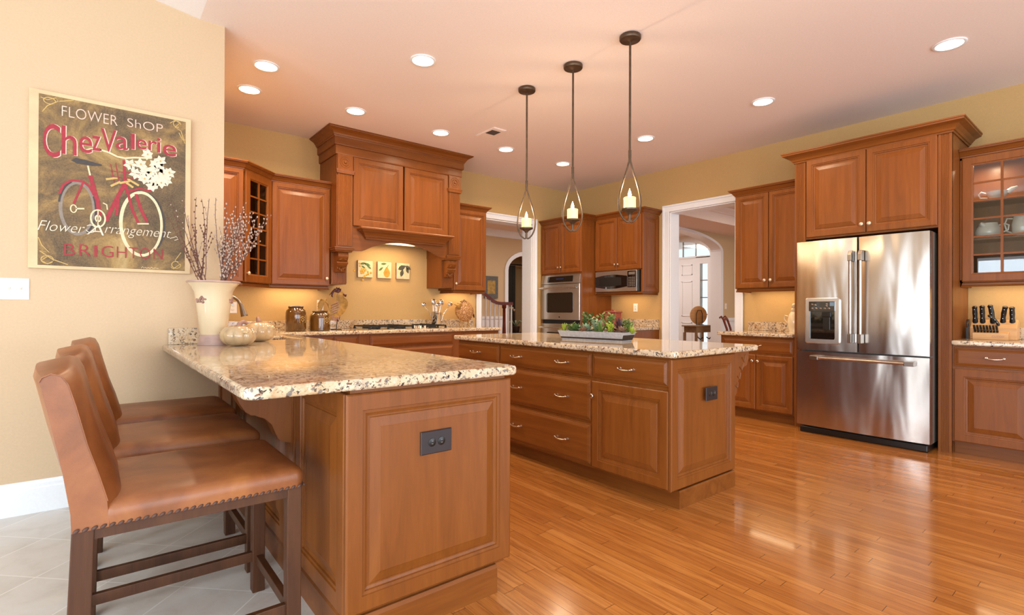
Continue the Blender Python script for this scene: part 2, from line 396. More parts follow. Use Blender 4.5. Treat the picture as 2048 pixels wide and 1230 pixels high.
# cased openings
def casing(q, w):
    # w(u,d,z): u along the opening, d out of the wall
    pass
q = MB()
for x0, x1 in ((4.138, 4.225), (5.18, 5.267)):
    q.box(x0, x1, YA - .018, YA, 0, 2.445)
    o = x0 if x0 < 4.5 else x1 - .022
    q.box(o, o + .022, YA - .03, YA - .001, 0, 2.508)
q.box(4.138, 5.267, YA - .018, YA, 2.445, 2.53); q.box(4.138, 5.267, YA - .03, YA, 2.508, 2.53)
q.box(4.225, 4.24, YA, 6.115, 0, 2.44); q.box(5.165, 5.18, YA, 6.115, 0, 2.44); q.box(4.225, 5.18, YA, 6.115, 2.425, 2.44)
struct(q, 'trim_1', M['trim'], bevel=.004)
q = MB()
for y0, y1 in ((4.03, 4.13), (3.01, 3.11)):
    q.box(XB - .018, XB, y0, y1, 0, 2.466); o = y1 - .024 if y0 > 3.5 else y0
    q.box(XB - .03, XB - .001, o, o + .024, 0, 2.531)
q.box(XB - .018, XB, 3.01, 4.13, 2.466, 2.555); q.box(XB - .03, XB, 3.01, 4.13, 2.531, 2.555)
q.box(XB, 6.2, 4.015, 4.03, 0, 2.466); q.box(XB, 6.2, 3.11, 3.125, 0, 2.466); q.box(XB, 6.2, 3.11, 4.03, 2.451, 2.466)
struct(q, 'trim_2', M['trim'], bevel=.004)

# ================================================================ cabinet fittings (meshes shared by every copy)
def lib(mb, m):
    o = mb.build('lib', m); me = o.data; bpy.data.objects.remove(o); return me
KNOB = lib(MB().lathe([(.005, 0), (.005, .010), (.008, .014), (.0155, .018), (.0165, .023), (.014, .028), (.006, .030)], n=18, axis='y'), M['nickel'])
KNOBW = lib(MB().lathe([(.006, 0), (.005, .010), (.009, .014), (.017, .018), (.0175, .023), (.014, .029), (.005, .032)], n=18, axis='y'), plain('pearl_knob', 'd9c9b0', .2, .5))
q = MB()
q.tube([(-.050, 0, .002), (-.050, -.020, .002), (-.046, -.027, .001), (-.034, -.029, -.003), (-.018, -.031, -.005), (0, -.032, -.006), (.018, -.031, -.005), (.034, -.029, -.003), (.046, -.027, .001), (.050, -.020, .002), (.050, 0, .002)],
       [.0065, .005, .0045, .0042, .006, .0068, .006, .0042, .0045, .005, .0065], 10)
for s in (-1, 1): q.ell((s * .052, -.026, .003), (.0075, .006, .008), 10, 8); q.lathe([(.010, 0), (.009, .004), (.006, .005)], (s * .05, 0, .002), 12, 'y')
PULL = lib(q, M['nickel'])
def knob(p, x, y, z, me=None): return inst('knob', me or KNOB, p, (x, y, z))
def pull(p, x, y, z): return inst('pull_handle', PULL, p, (x, y, z))
def door(T, x0, x1, z0, z1, y=0, k=None, fw=.058, me=None, nm='door'):
    d = MB().panel(x0, x1, z0, z1, y, .02, fw).build(nm, M['wood'], T)
    if k: knob(d, k[0], y - .02, k[1], me)
    return d
def drawer(T, x0, x1, z0, z1, y=0, ps=()):
    d = MB().drawer(x0, x1, z0, z1, y).build('drawer', M['woodx'], T)
    for x in ps: pull(d, x, y - .02, (z0 + z1) / 2)
    return d
CROWN = [(0, 0), (.006, 0), (.008, .010), (.014, .014), (.020, .024), (.036, .044), (.052, .052), (.054, .060), (.060, .062), (.060, .072), (0, .072)]
def crown(T, path, z, sc=1.0, nm='crown_molding'):
    q = MB().sweep(path, [(o * sc, z + h * sc) for o, h in CROWN]); return q.build(nm, M['woodx'], T)
RAIL = [(0, 0), (.012, .0), (.016, .008), (.010, .014), (.010, .030), (.004, .038), (0, .038)]
def lrail(T, path, z): return MB().sweep(path, [(o - .02, z + h) for o, h in RAIL]).build('light_rail', M['woodx'], T)
def fluted(q, x0, x1, z0, z1, y, n=5, d=.005, edge=.018, back=.0):
    # vertical flutes on a board facing -y (front at y, back at y+back)
    pts = [(x0, y + back), (x0, y)]; w_ = (x1 - x0 - 2 * edge) / n
    for i in range(n):
        a = x0 + edge + i * w_; pts += [(a + w_ * .12, y), (a + w_ * .3, y + d), (a + w_ * .7, y + d), (a + w_ * .88, y)]
    pts += [(x1, y), (x1, y + back)]
    q.prism(pts, z0, z1, 'xy')

# ---------------------------------------------------------------- wall cabinets left of the hood (facing the camera)
ZB, ZT = 1.39, 2.435
T = thing('corner_cabinet', 'diagonal corner wall cabinet with narrow mullioned glass door, behind the twigs', 'cabinet')
q = MB(); A0, A1, A2, A3, A4 = (.676, 5.255), (1.065, 5.255), (1.376, 5.566), (1.376, 5.899), (.676, 5.899)
q.loft([[(x, y, ZB) for x, y in (A0, A1, A2, A3, A4)], [(x, y, ZB + .018) for x, y in (A0, A1, A2, A3, A4)]])
q.loft([[(x, y, ZT - .018) for x, y in (A0, A1, A2, A3, A4)], [(x, y, ZT) for x, y in (A0, A1, A2, A3, A4)]])
q.box(.676, 1.065, 5.255, 5.273, ZB, ZT); q.box(1.358, 1.376, 5.566, 5.899, ZB, ZT); q.box(.676, 1.376, 5.885, 5.899, ZB, ZT); q.box(.676, .69, 5.255, 5.899, ZB, ZT)
q.build('carcass', M['wood'], T)
q = MB()
for z in (1.755, 2.08):
    q.loft([[(x, y, zz) for x, y in ((.695, 5.28), (1.05, 5.285), (1.35, 5.58), (1.35, 5.88), (.695, 5.88))] for zz in (z, z + .018)])
q.build('shelf', M['wood'], T)
door(T, .70, 1.062, ZB + .004, ZT - .004, 5.255, nm='end_panel')
DL = math.hypot(.311, .311); cs = math.sqrt(.5)
dx = lambda x, y, z: (1.065 + x * cs - y * cs, 5.255 + x * cs + y * cs, z)
def glass_door(T, x0, x1, z0, z1, cols, rows, xf=None, fw=.07, kx=None, kz=None, org=None):
    q = MB(); q.xf = xf
    q.rings(x0, x1, z0, z1, [(.004, .02), (0, .02), (0, .005), (.006, 0), (fw - .014, 0), (fw - .010, .005), (fw, .008), (fw, .02), (.004, .02)], -.02, False)
    q.build('door', M['wood'], T); d = T.children[-1]
    m = MB(); m.xf = xf; a, b, c, e = x0 + fw, x1 - fw, z0 + fw, z1 - fw
    for i in range(1, cols): u = a + (b - a) * i / cols; m.box(u - .008, u + .008, -.016, -.004, c, e)
    for j in range(1, rows): v = c + (e - c) * j / rows; m.box(a, b, -.0155, -.0045, v - .007, v + .007)
    m.build('muntins', M['wood'], d)
    g = MB(); g.xf = xf; g.box(a - .004, b + .004, -.003, -.0015, c - .004, e + .004); g.build('glass_pane', M['glass'], d)
    return d
d = glass_door(T, .008, DL - .008, ZB + .004, ZT - .004, 2, 6, dx, .078)
k_ = dx(.03, -.02, 1.475); o = inst('knob', KNOBW, d, k_, (0, 0, R(45)))
crown(T, [(.676, 5.255), (1.065, 5.255), (1.376, 5.566), (1.376, 5.55), (1.379, 5.55)][:3], ZT)
lrail(T, [(.676, 5.255), (1.065, 5.255), (1.376, 5.566)], ZB - .038)

T = thing('wall_cabinet', 'single door wall cabinet between glass corner cabinet and left side of range hood', 'cabinet')
MB().box(1.378, 1.977, 5.566, 5.899, ZB, ZT).build('carcass', M['wood'], T)
door(T, 1.386, 1.968, ZB + .004, ZT - .004, 5.566, (1.935, 1.47), .062, KNOBW)
crown(T, [(1.376, 5.566), (1.978, 5.566)], ZT); lrail(T, [(1.376, 5.566), (1.978, 5.566), (1.978, 5.898)], ZB - .038)

T = thing('wall_cabinet', 'single door wall cabinet to the right of range hood beside the stair opening', 'cabinet')
MB().box(3.532, 4.062, 5.566, 5.899, ZB, ZT).build('carcass', M['wood'], T)
door(T, 3.549, 4.058, ZB + .004, ZT - .004, 5.566, (3.575, 1.475), .062, KNOBW)
crown(T, [(3.532, 5.566), (4.062, 5.566), (4.062, 5.898)], ZT); lrail(T, [(3.55, 5.898), (3.55, 5.566), (4.062, 5.566), (4.062, 5.898)], ZB - .038)

# ---------------------------------------------------------------- range hood
T = thing('range_hood', 'large wooden mantel range hood with crown, corbels and two panel doors', 'range hood')
HY = 5.395
q = MB(); q.box(1.985, 3.525, HY + .02, 5.899, 2.0, 2.79); q.build('body', M['wood'], T)
ar = [(2.155, 2.04), (2.155, 1.772), (2.262, 1.776)]
for i in range(0, 13):
    t = i / 12; x = 2.30 + (3.21 - 2.30) * t; ar.append((x, 1.79 + .115 * math.sin(PI * t) ** .8))
ar += [(3.25, 1.776), (3.355, 1.772), (3.355, 2.04)]
MB().prism(ar, HY - .002, HY + .02, 'xz').build('valance', M['woodx'], T)
MB().box(2.155, 3.355, HY + .02, 5.88, 1.93, 1.945).build('filter_panel', M['mesh'], T)
q = MB(); q.box(2.45, 3.06, 5.50, 5.72, 1.922, 1.9295); q.build('hood_lamp', M['hoodlamp'], T)
door(T, 2.162, 2.750, 2.044, 2.786, HY, fw=.075); door(T, 2.768, 3.352, 2.044, 2.786, HY, fw=.075)
for x0, x1 in ((1.979, 2.155), (3.355, 3.531)):
    q = MB(); q.box(x0, x1, HY - .012, 5.899, 1.80, 2.79); fluted(q, x0 + .012, x1 - .012, 1.82, 2.60, HY - .024, 9, .004, .01, .012)
    p = q.build('pilaster', M['wood'], T)
    q = MB(); q.box(x0 + .004, x1 - .004, HY - .032, HY - .012, 2.625, 2.785)
    q.sweep([(x0, HY), (x0, HY - .03), (x1, HY - .03), (x1, HY)], [(0, 2.585), (.004, 2.585), (.008, 2.60), (.006, 2.608), (.012, 2.618), (.012, 2.628), (0, 2.628)])
    cx = (x0 + x1) / 2
    for r_, h_ in ((.058, .004), (.036, .007)): q.tube([(cx + r_ * math.cos(a) * 1, HY - .032, 2.706 + r_ * math.sin(a)) for a in [2 * PI * i / 24 for i in range(24)]], h_, 6, closed=True)
    q.ell((cx, HY - .033, 2.706), (.017, .012, .017), 14, 8); q.build('rosette_block', M['wood'], p)
    # leg with corbel
    g = MB(); g.box(x0 + .004, x1 - .004, 5.545, 5.899, 1.415, 1.80); fluted(g, x0 + .004, x1 - .004, 1.425, 1.80, 5.533, 9, .004, .01, .012)
    leg = g.build('side_leg', M['wood'], T)
    g = MB(); g.sweep([(x0, 5.56), (x0, HY), (x1, HY), (x1, 5.56)], [(-.03, 1.752), (0, 1.756), (.004, 1.768), (.012, 1.776), (.014, 1.79), (.02, 1.796), (.02, 1.806), (-.03, 1.806)]); g.box(x0, x1, HY, 5.55, 1.755, 1.806); g.build('ledge', M['woodx'], leg)
    prof = [(5.54, 1.755), (5.42, 1.755), (5.408, 1.73), (5.412, 1.70), (5.43, 1.672), (5.452, 1.655), (5.455, 1.640), (5.440, 1.630), (5.445, 1.612), (5.462, 1.604), (5.478, 1.588), (5.486, 1.565), (5.498, 1.548), (5.515, 1.54), (5.54, 1.545)]
    g = MB(); g.prism(prof, x0 + .032, x1 - .032, 'yz')
    for s in (-1, 1):      # carved leaf ribs
        for i in range(4):
            g.tube([(cx + s * .008, 5.413 + .004 * i, 1.745 - .02 * i), (cx + s * .028, 5.408 + .005 * i, 1.735 - .02 * i), (cx + s * .048, 5.414 + .006 * i, 1.74 - .022 * i)], .006, 6)
    g.tube([(cx - .062, 5.447, 1.642), (cx + .062, 5.447, 1.642)], .014, 8)
    for i in range(5): g.ell((cx - .04 + .02 * i, 5.475, 1.59 - .012 * (2 - abs(i - 2))), (.012, .012, .022), 8, 6)
    g.build('corbel', M['wood'], leg)
q = MB()
SH = [(0, 1.908), (.012, 1.908), (.016, 1.925), (.03, 1.935), (.034, 1.95), (.055, 1.975), (.082, 1.992), (.088, 2.004), (.105, 2.008), (.108, 2.022), (.102, 2.032), (0, 2.032)]
q.sweep([(2.31, HY), (2.31, HY - .02), (3.27, HY - .02), (3.27, HY)], SH); q.box(2.31, 3.27, HY - .02, HY, 1.908, 2.032); q.build('mantel_shelf', M['woodx'], T)
q = MB(); pth = [(1.979, 5.898), (1.979, HY - .012), (3.531, HY - .012), (3.531, 5.898)]
q.sweep(pth, [(-.05, 2.785), (.012, 2.785), (.016, 2.797), (.016, 2.875), (.03, 2.88), (.034, 2.89), (.034, 2.965), (-.05, 2.965)]); q.build('frieze', M['woodx'], T)
q = MB(); q.sweep(pth, [(-.05, 2.96), (.04, 2.96), (.044, 2.972), (.05, 2.975), (.056, 2.99), (.075, 3.012), (.10, 3.026), (.112, 3.032), (.114, 3.038), (.122, 3.040), (.122, 3.049), (-.05, 3.049)]); q.build('crown_molding', M['woodx'], T)
area('hood_light', (2.755, 5.60, 1.915), (0, 0, 0), .5, .15, 5, WARM)

# ---------------------------------------------------------------- cabinets on the right-hand wall: local x runs right, local y into the wall
def onB(name, label, cat, X, Y, **k): return thing(name, label, cat, (X, Y, 0), R(-90), **k)
T = onB('oven_cabinet', 'tall wooden cabinet housing the double wall oven in the corner', 'cabinet', 5.37, 5.895)
q = MB(); W = .865; q.box(0, .018, .02, .629, 0, 2.435); q.box(W - .02, W, .02, .629, 0, 2.435); q.box(.018, W - .02, .60, .629, 0, 2.435)
q.box(.018, W - .02, .022, .6, 1.675, 2.43); q.box(.018, W - .02, .06, .6, 0, .28); q.box(0, .03, 0, .02, .1, 2.435); q.box(W - .025, W, 0, .02, .1, 2.435); q.box(.03, W - .025, 0, .02, 1.668, 2.435)
q.build('carcass', M['wood'], T)
door(T, .012, .428, 1.688, 2.43, 0, (.400, 1.77)); door(T, .434, W - .008, 1.688, 2.43, 0, (.462, 1.77))
crown(T, [(0, 0), (W, 0), (W, .26)], 2.435)
T2 = T
T = onB('double_wall_oven', 'stainless double wall oven with dark window built into the corner cabinet', 'oven', 5.37, 5.895)
OW0, OW1 = .034, W - .027
q = MB(); q.box(OW0, OW1, .0, .55, .285, 1.664); q.build('oven_body', M['steelside'], T)
q = MB(); q.prism([(.0, 1.530), (-.030, 1.530), (-.012, 1.664), (.0, 1.664)], OW0, OW1, 'yz'); p = q.build('control_panel', M['steel'], T, bevel=.002)
q = MB(); q.prism([(-.0275, 1.556), (-.0315, 1.556), (-.0175, 1.640), (-.0135, 1.640)], .17, .70, 'yz'); d = q.build('control_glass', M['bglass'], p)
q = MB(); q.prism([(-.0285, 1.588), (-.0305, 1.588), (-.0257, 1.618), (-.023, 1.618)], .36, .52, 'yz'); q.build('display', M['lcd'], d)
for z0, z1 in ((.998, 1.524), (.42, .935)):
    q = MB(); q.rings(OW0, OW1, z0, z1, [(0, .03), (0, .004), (.004, 0), (.09, 0)], -.03, True); d = q.build('oven_door', M['steel'], T)
    q = MB(); w0, w1, v0, v1 = .155, .71, z0 + .105, z1 - .125; pts = []
    for cx, cz, a0 in ((w1 - .03, v1 - .03, 0), (w0 + .03, v1 - .03, 90), (w0 + .03, v0 + .03, 180), (w1 - .03, v0 + .03, 270)):
        pts += [(cx + .03 * math.cos(R(a0 + a)), cz + .03 * math.sin(R(a0 + a))) for a in (0, 30, 60, 90)]
    q.prism(pts, -.033, -.0302, 'xz'); q.build('window', M['bglass'], d)
    q = MB(); zh = z1 - .055; q.tube([(.05, -.078, zh), (OW1 - .012, -.078, zh)], .014, 12)
    for x in (.075, OW1 - .04): q.tube([(x, -.03, zh), (x, -.078, zh)], .011, 8); q.lathe([(.018, -.03), (.018, .03)], (x, -.078, zh), 12, 'x')
    q.build('handle', M['nickel'], d)
    if z0 > .9: MB().lathe([(.012, 0), (.011, .002)], (.43, -.0305, z0 + .04), 16, 'y').build('badge', M['black'], d)
q = MB(); q.box(OW0 + .02, OW1 - .02, -.012, 0, .94, .994); q.build('gap_shade_strip', M['gap'], T)  # black strip painting in the shade of the gap between the doors

T = onB('microwave_cabinet', 'two door wall cabinet holding the microwave beside the oven tower', 'cabinet', 5.64, 5.028)
W = .825; q = MB(); q.box(0, W, 0, .359, 1.69, 2.435); q.box(0, .02, 0, .359, ZB, 1.7); q.box(W - .02, W, 0, .359, ZB, 1.7); q.box(0, W, 0, .359, 1.375, 1.393); q.box(0, W, .33, .359, ZB, 1.7)
q.build('carcass', M['wood'], T)
door(T, .01, .405, 1.70, 2.43, 0, (.378, 1.775)); door(T, .411, W - .012, 1.70, 2.43, 0, (.438, 1.775))
sx = lambda x, y, z: (W - y, x, z)
q = MB(); q.xf = sx; q.panel(.0, .357, ZB, 2.43, 0, .014, .06); q.build('end_panel', M['wood'], T)
crown(T, [(-.0, 0), (W + .012, 0), (W + .012, .358)], 2.435); lrail(T, [(0, .01), (W, .01), (W, .358)], 1.352)
T = onB('microwave', 'stainless microwave with arched black door tucked under the small wall cabinet', 'microwave', 5.64, 5.028)
q = MB(); q.box(.028, W - .03, -.005, .32, 1.395, 1.686); q.build('body', M['black'], T)
q = MB(); q.box(.028, W - .07, -.03, -.005, 1.400, 1.686); f = q.build('front', M['steel'], T, bevel=.003)
def archpts(x0, x1, z0, z1, b, n=10):
    return [(x0, z0)] + [(x0 + (x1 - x0) * i / n, z0 - b * math.sin(PI * i / n)) for i in range(1, n)] + [(x1, z0), (x1, z1)] + [(x1 - (x1 - x0) * i / n, z1 + b * math.sin(PI * i / n)) for i in range(1, n)] + [(x0, z1)]
MB().prism(archpts(.032, .60, 1.468, 1.61, .028), -.034, -.0302, 'xz').build('door_glass', M['bglass'], f)
MB().prism(archpts(.10, .50, 1.488, 1.592, .012), -.0352, -.0342, 'xz').build('window_screen', M['iron'], f)
q = MB(); q.box(.605, W - .078, -.034, -.0302, 1.455, 1.675); kp = q.build('keypad', M['bglass'], f)
q = MB()
for i in range(4):
    for j in range(6): q.box(.622 + i * .029, .642 + i * .029, -.0352, -.0341, 1.468 + j * .022, 1.481 + j * .022)
q.build('keys', M['steelside'], kp)
MB().box(.625, .73, -.0355, -.0341, 1.625, 1.66).build('display', M['steelside'], kp)

T = onB('wall_cabinet', 'two door wall cabinet between dining doorway and refrigerator', 'cabinet', 5.66, 2.94)
W = .748; MB().box(0, W, 0, .339, ZB, ZT).build('carcass', M['wood'], T)
door(T, .012, .374, ZB + .006, ZT - .006, 0, (.345, 1.475), .058, KNOBW); door(T, .380, W - .006, ZB + .006, ZT - .006, 0, (.408, 1.475), .058, KNOBW)
crown(T, [(0, .338), (0, 0), (W, 0)], ZT); lrail(T, [(0, .338), (0, 0), (W, 0)], ZB - .038)

def basecab(T, W, D, units, z0=.10, zt=.876, kick=.075):
    q = MB(); q.box(0, W, 0, D, z0, zt - .002); q.build('carcass', M['wood'], T)
    q = MB(); q.box(0, W, kick, D, 0, z0); q.build('toe_kick', M['woodx'], T)
T = onB('base_cabinet', 'base cabinet with one drawer over two doors left of refrigerator', 'cabinet', 5.40, 2.965)
W = .773; basecab(T, W, .599, 0)
drawer(T, .025, W - .012, .706, .852, 0, (W / 2 + .01,))
door(T, .025, .388, .112, .682, 0, (.362, .617)); door(T, .394, W - .012, .112, .682, 0, (.420, .617))
T = onB('base_cabinet', 'base cabinet below the knife block, right of refrigerator', 'cabinet', 5.40, .984)
W = 1.6; basecab(T, W, .599, 0)
for a in (.012, .52, 1.02):
    drawer(T, a, a + .49, .704, .860, 0, (a + .245,)); door(T, a, a + .49, .105, .684, 0, (a + .46, .63), .075)
T = onB('base_cabinet', 'narrow base cabinet under red canister beside the oven tower', 'cabinet', 5.40, 5.028)
W = .838; basecab(T, W, .599, 0); drawer(T, .012, W - .012, .706, .852, 0, (.42,)); door(T, .012, .415, .112, .682, 0, (.385, .617)); door(T, .421, W - .012, .112, .682, 0, (.45, .617))

# glass-front wall cabinet on the right
T = onB('glass_wall_cabinet', 'glass front wall cabinet with white pitchers right of refrigerator', 'cabinet', 5.67, .984)
W = 1.02; q = MB()
for x in (0, .51, W - .018): q.box(x, x + .018, 0, .329, ZB, ZT)
q.box(0, W, 0, .329, ZB, ZB + .018); q.box(0, W, 0, .329, ZT - .018, ZT); q.box(0, W, .315, .329, ZB, ZT); q.build('carcass', M['wood'], T)
for a in (.020, .528):
    for z in (1.74, 2.05): MB().box(a, a + .48, .03, .315, z, z + .014).build('shelf', M['wood'], T)
    glass_door(T, a - .006, a + .486, ZB + .004, ZT - .006, 2, 6, None, .072)
crown(T, [(0, 0), (W, 0), (W, .328)], ZT, .95); lrail(T, [(0, .328), (0, 0), (W, 0), (W, .328)], ZB - .038)
MB().lathe([(.03, 0), (.03, .012), (.02, .014)], (.16, .12, 2.403), 16).build('puck_light', M['puck'], T)
area('cabinet_puck_light', (5.79, .824, 2.395), (0, 0, 0), .05, .05, 3.5, BULB, 'DISK')

# ---------------------------------------------------------------- refrigerator surround and refrigerator
T = onB('fridge_surround', 'fluted wooden surround with two door cabinet above refrigerator', 'cabinet', 5.39, 2.19)
W = 1.204
for x0, x1 in ((0, .098), (W - .087, W)):
    q = MB(); q.box(x0 if x0 == 0 else x1 - .03, .03 if x0 == 0 else x1, .012, .609, 0, 2.62); q.box(x0, x1, .012, .03, 0, 2.62)
    fluted(q, x0, x1, 0, 2.619, 0, 5, .005, .016, .012); q.build('fluted_stile', M['wood'], T)
q = MB(); q.box(.098, W - .087, .012, .609, 1.84, 2.62); q.build('carcass', M['wood'], T)
door(T, .106, .603, 1.856, 2.606, .012, (.576, 1.93), .066, KNOBW); door(T, .609, W - .094, 1.856, 2.606, .012, (.636, 1.93), .066, KNOBW)
q = MB().sweep([(0, .608), (0, 0), (W, 0), (W, .608)], [(-.02, 2.60), (.008, 2.60), (.012, 2.612), (.02, 2.616), (.028, 2.63), (.05, 2.655), (.078, 2.668), (.088, 2.672), (.09, 2.684), (.096, 2.686), (.096, 2.698), (-.02, 2.698)]); q.build('crown_molding', M['woodx'], T)

T = onB('refrigerator', 'large stainless french door refrigerator with water dispenser', 'refrigerator', 5.20, 2.098)
W = 1.012
q = MB(); q.box(.012, W - .012, .095, .78, .06, 1.80); q.build('body', M['steelside'], T)
q = MB(); q.box(.02, W - .02, .03, .6, 0, .058); q.build('base_grille', M['black'], T, bevel=.01)
def slabdoor(x0, x1, z0, z1, cut=None, n=10, b=.012, name='door'):
    # gently crowned steel door: plan section with a soft bow and rounded outer edges
    q = MB(); pts = [(x0, .085), (x0, .012)]
    for i in range(n + 1):
        t = i / n; x = x0 + .004 + (x1 - x0 - .008) * t; pts.append((x, .004 - b * (1 - (2 * t - 1) ** 2)))
    pts += [(x1, .012), (x1, .085)]
    q.prism(pts, z0, z1, 'xy', True); return q
HX = .508
dl = slabdoor(0, HX - .004, .782, 1.795).build('door', M['fridge'], T); dr = slabdoor(HX + .004, W, .782, 1.795).build('door', M['fridge'], T)
df = slabdoor(0, W, .075, .768, n=16, b=.016).build('freezer_drawer', M['fridge'], T)
for d, x in ((dl, HX - .040), (dr, HX + .036)):
    q = MB(); q.tube([(x, -.062, .93), (x, -.062, 1.60)], .0125, 14)
    h = q.build('handle', M['handle'], d)
    for z0, z1, s in ((.865, .945, -1), (1.585, 1.675, 1)):
        q = MB(); q.prism([(-.010, z0), (-.080, z0), (-.080, z1), (-.010, z1)] if s < 0 else [(-.010, z0), (-.080, z0), (-.080, z1 - .035), (-.05, z1), (-.010, z1)], x - .016, x + .016, 'yz')
        q.build('handle_bracket', M['pewter'], h, bevel=.004)
q = MB(); q.tube([(.20, -.066, .716), (W - .15, -.066, .716)], .0125, 14); q.build('handle', M['handle'], df); h = df.children[-1]
for x in (.125, W - .175):
    q = MB(); q.prism([(x, -.004), (x + .02, -.082), (x + .09, -.082), (x + .09, -.004)], .698, .734, 'xy')
    q.build('handle_bracket', M['pewter'], h, bevel=.004)
# dispenser
def rrect(x0, x1, z0, z1, r, n=4):
    p = []
    for cx, cz, a0 in ((x1 - r, z1 - r, 0), (x0 + r, z1 - r, 90), (x0 + r, z0 + r, 180), (x1 - r, z0 + r, 270)):
        p += [(cx + r * math.cos(R(a0 + 90 * i / n)), cz + r * math.sin(R(a0 + 90 * i / n))) for i in range(n + 1)]
    return p
def frame(q, a, b, c, e, w, r, y0, y1):
    o = rrect(a, b, c, e, r); i_ = rrect(a + w, b - w, c + w, e - w, r * .6)
    L = lambda p, y: [(u, y, v) for u, v in p]
    q.loft([L(o, y0), L(o, y1 + .004), L([(u + (w * .15 if u < (a + b) / 2 else -w * .15), v + (w * .15 if v < (c + e) / 2 else -w * .15)) for u, v in o], y1), L(i_, y1), L(i_, y0 - .001)], False, False)
q = MB(); frame(q, .085, .375, .845, 1.265, .040, .022, -.002, -.022); ds = q.build('dispenser_frame', M['steel'], dl)
q = MB(); q.prism(rrect(.124, .336, .884, 1.226, .012), -.0085, -.004, 'xz'); q.build('dispenser_cavity', M['bglass'], ds)
q = MB(); q.box(.121, .339, -.030, -.009, 1.142, 1.232); q.build('dispenser_controls', M['bglass'], ds, bevel=.003)
q = MB()
for i in range(5): q.ell((.15 + .035 * i, -.0305, 1.168), (.011, .0015, .007), 10, 6)
for x, z in ((.15, 1.205), (.178, 1.198), (.27, 1.207), (.27, 1.190)): q.ell((x, -.0305, z), (.010, .0015, .008), 10, 6)
q.build('buttons', M['pewter'], ds)
MB().box(.298, .332, -.0315, -.0302, 1.19, 1.225).build('status_screen', emis('status_screen', 'a8bcc8', .5), ds)
q = MB(); q.box(.235, .295, -.018, -.009, .97, 1.09); q.box(.228, .302, -.022, -.009, 1.09, 1.135); q.build('paddle', M['black'], ds, bevel=.004)
q = MB(); q.lathe([(.021, 0), (.021, .003), (.017, .0045), (.016, .003)], (.835, .0015, 1.70), 24, 'y'); b_ = q.build('badge', M['chrome'], dr)
q = MB()
q.tube([(.835 + .006 + .006 * math.cos(a), -.004, 1.70 + .007 * math.sin(a)) for a in [R(20 + 18 * i) for i in range(18)]], .0011, 5)
q.tube([(.835 - .007 + .006 * math.cos(a), -.004, 1.70 + .007 * math.sin(a)) for a in [R(20 + 18 * i) for i in range(18)]], .0011, 5)
q.build('badge_monogram', M['burgundy'], b_)

# ---------------------------------------------------------------- cabinets under the back counter
T = thing('base_cabinet', 'back base cabinet with wide drawers under the cooktop', 'cabinet', (0, 5.285, 0))
MB().box(2.19, 3.50, 0, .613, .10, .874).build('carcass', M['wood'], T); MB().box(2.19, 3.50, .075, .613, 0, .10).build('toe_kick', M['woodx'], T)
drawer(T, 2.315, 3.372, .735, .856); drawer(T, 2.315, 3.372, .42, .715); drawer(T, 2.315, 3.372, .11, .40)
T = thing('base_cabinet', 'back base cabinet with single handled drawer below the amber canisters', 'cabinet', (0, 5.285, 0))
MB().box(1.40, 2.188, 0, .613, .10, .874).build('carcass', M['wood'], T); MB().box(1.40, 2.188, .075, .613, 0, .10).build('toe_kick', M['woodx'], T)
drawer(T, 1.925, 2.178, .70, .856, 0, (2.05,)); drawer(T, 1.42, 1.918, .70, .856); door(T, 1.925, 2.178, .11, .68, 0, None, .05); door(T, 1.42, 1.918, .11, .68)
T = thing('base_cabinet', 'back base cabinet at the stair end of the back counter', 'cabinet', (0, 5.285, 0))
MB().box(3.502, 4.065, 0, .613, .10, .874).build('carcass', M['wood'], T); MB().box(3.502, 4.065, .075, .613, 0, .10).build('toe_kick', M['woodx'], T)
drawer(T, 3.52, 3.80, .70, .856, 0, (3.66,)); drawer(T, 3.806, 4.055, .70, .856); door(T, 3.52, 4.055, .11, .68)
T = thing('sink_cabinet', 'base cabinet in the sink corner behind the half wall', 'cabinet')
q = MB(); q.box(.68, 1.33, 4.07, 4.095, .1, .874); q.box(.68, 1.33, 4.645, 5.27, .1, .874); q.box(.68, .79, 4.095, 4.645, .1, .874); q.box(1.26, 1.33, 4.095, 4.645, .1, .874); q.box(.68, 1.26, 4.07, 5.27, 0, .12)
q.build('carcass', M['wood'], T)

# ---------------------------------------------------------------- peninsula
T = thing('peninsula_cabinet', 'wooden peninsula base with raised panel end facing the camera', 'cabinet')
q = MB(); q.box(.665, 1.322, 1.676, 3.92, .108, .874); q.build('carcass', M['wood'], T)
q = MB(); q.panel(.646, 1.343, .124, .862, 1.676, .02, .074); q.build('end_panel', M['wood'], T)
q = MB(); q.box(.66, 1.274, 1.66, 3.92, 0, .100); q.sweep([(.652, 3.92), (.652, 1.66), (1.274, 1.66)], [(0, 0), (.004, 0), (.004, .100), (-.004, .112), (-.02, .112), (-.02, 0)]); q.build('base_skirt', M['woodx'], T)
fx = lambda x, y, z: (.665 + y, 3.92 - x, z)      # panels on the stool side, facing -x
for a, b in ((1.715, 2.24), (.70, 1.55), (.02, .55)):
    q = MB(); q.xf = fx; q.panel(a, b, .116, .862, 0, .02, .08); q.build('side_panel', M['wood'], T)
for a in (1.555, .555):
    q = MB(); q.xf = fx; fluted(q, a, a + .155, .112, .866, -.022, 6, .004, .016, .022); s_ = q.build('fluted_stile', M['wood'], T)
    if a < 1: continue
    q = MB(); y1 = 3.92 - a - .03; y0 = y1 - .085
    q.prism([(.645, .874), (.425, .874), (.43, .81), (.447, .77), (.468, .735), (.487, .72), (.502, .718), (.512, .712), (.540, .70), (.566, .672), (.580, .635), (.590, .612), (.605, .598), (.645, .585)], y0, y1, 'xz')
    q.build('corbel', M['wood'], s_)

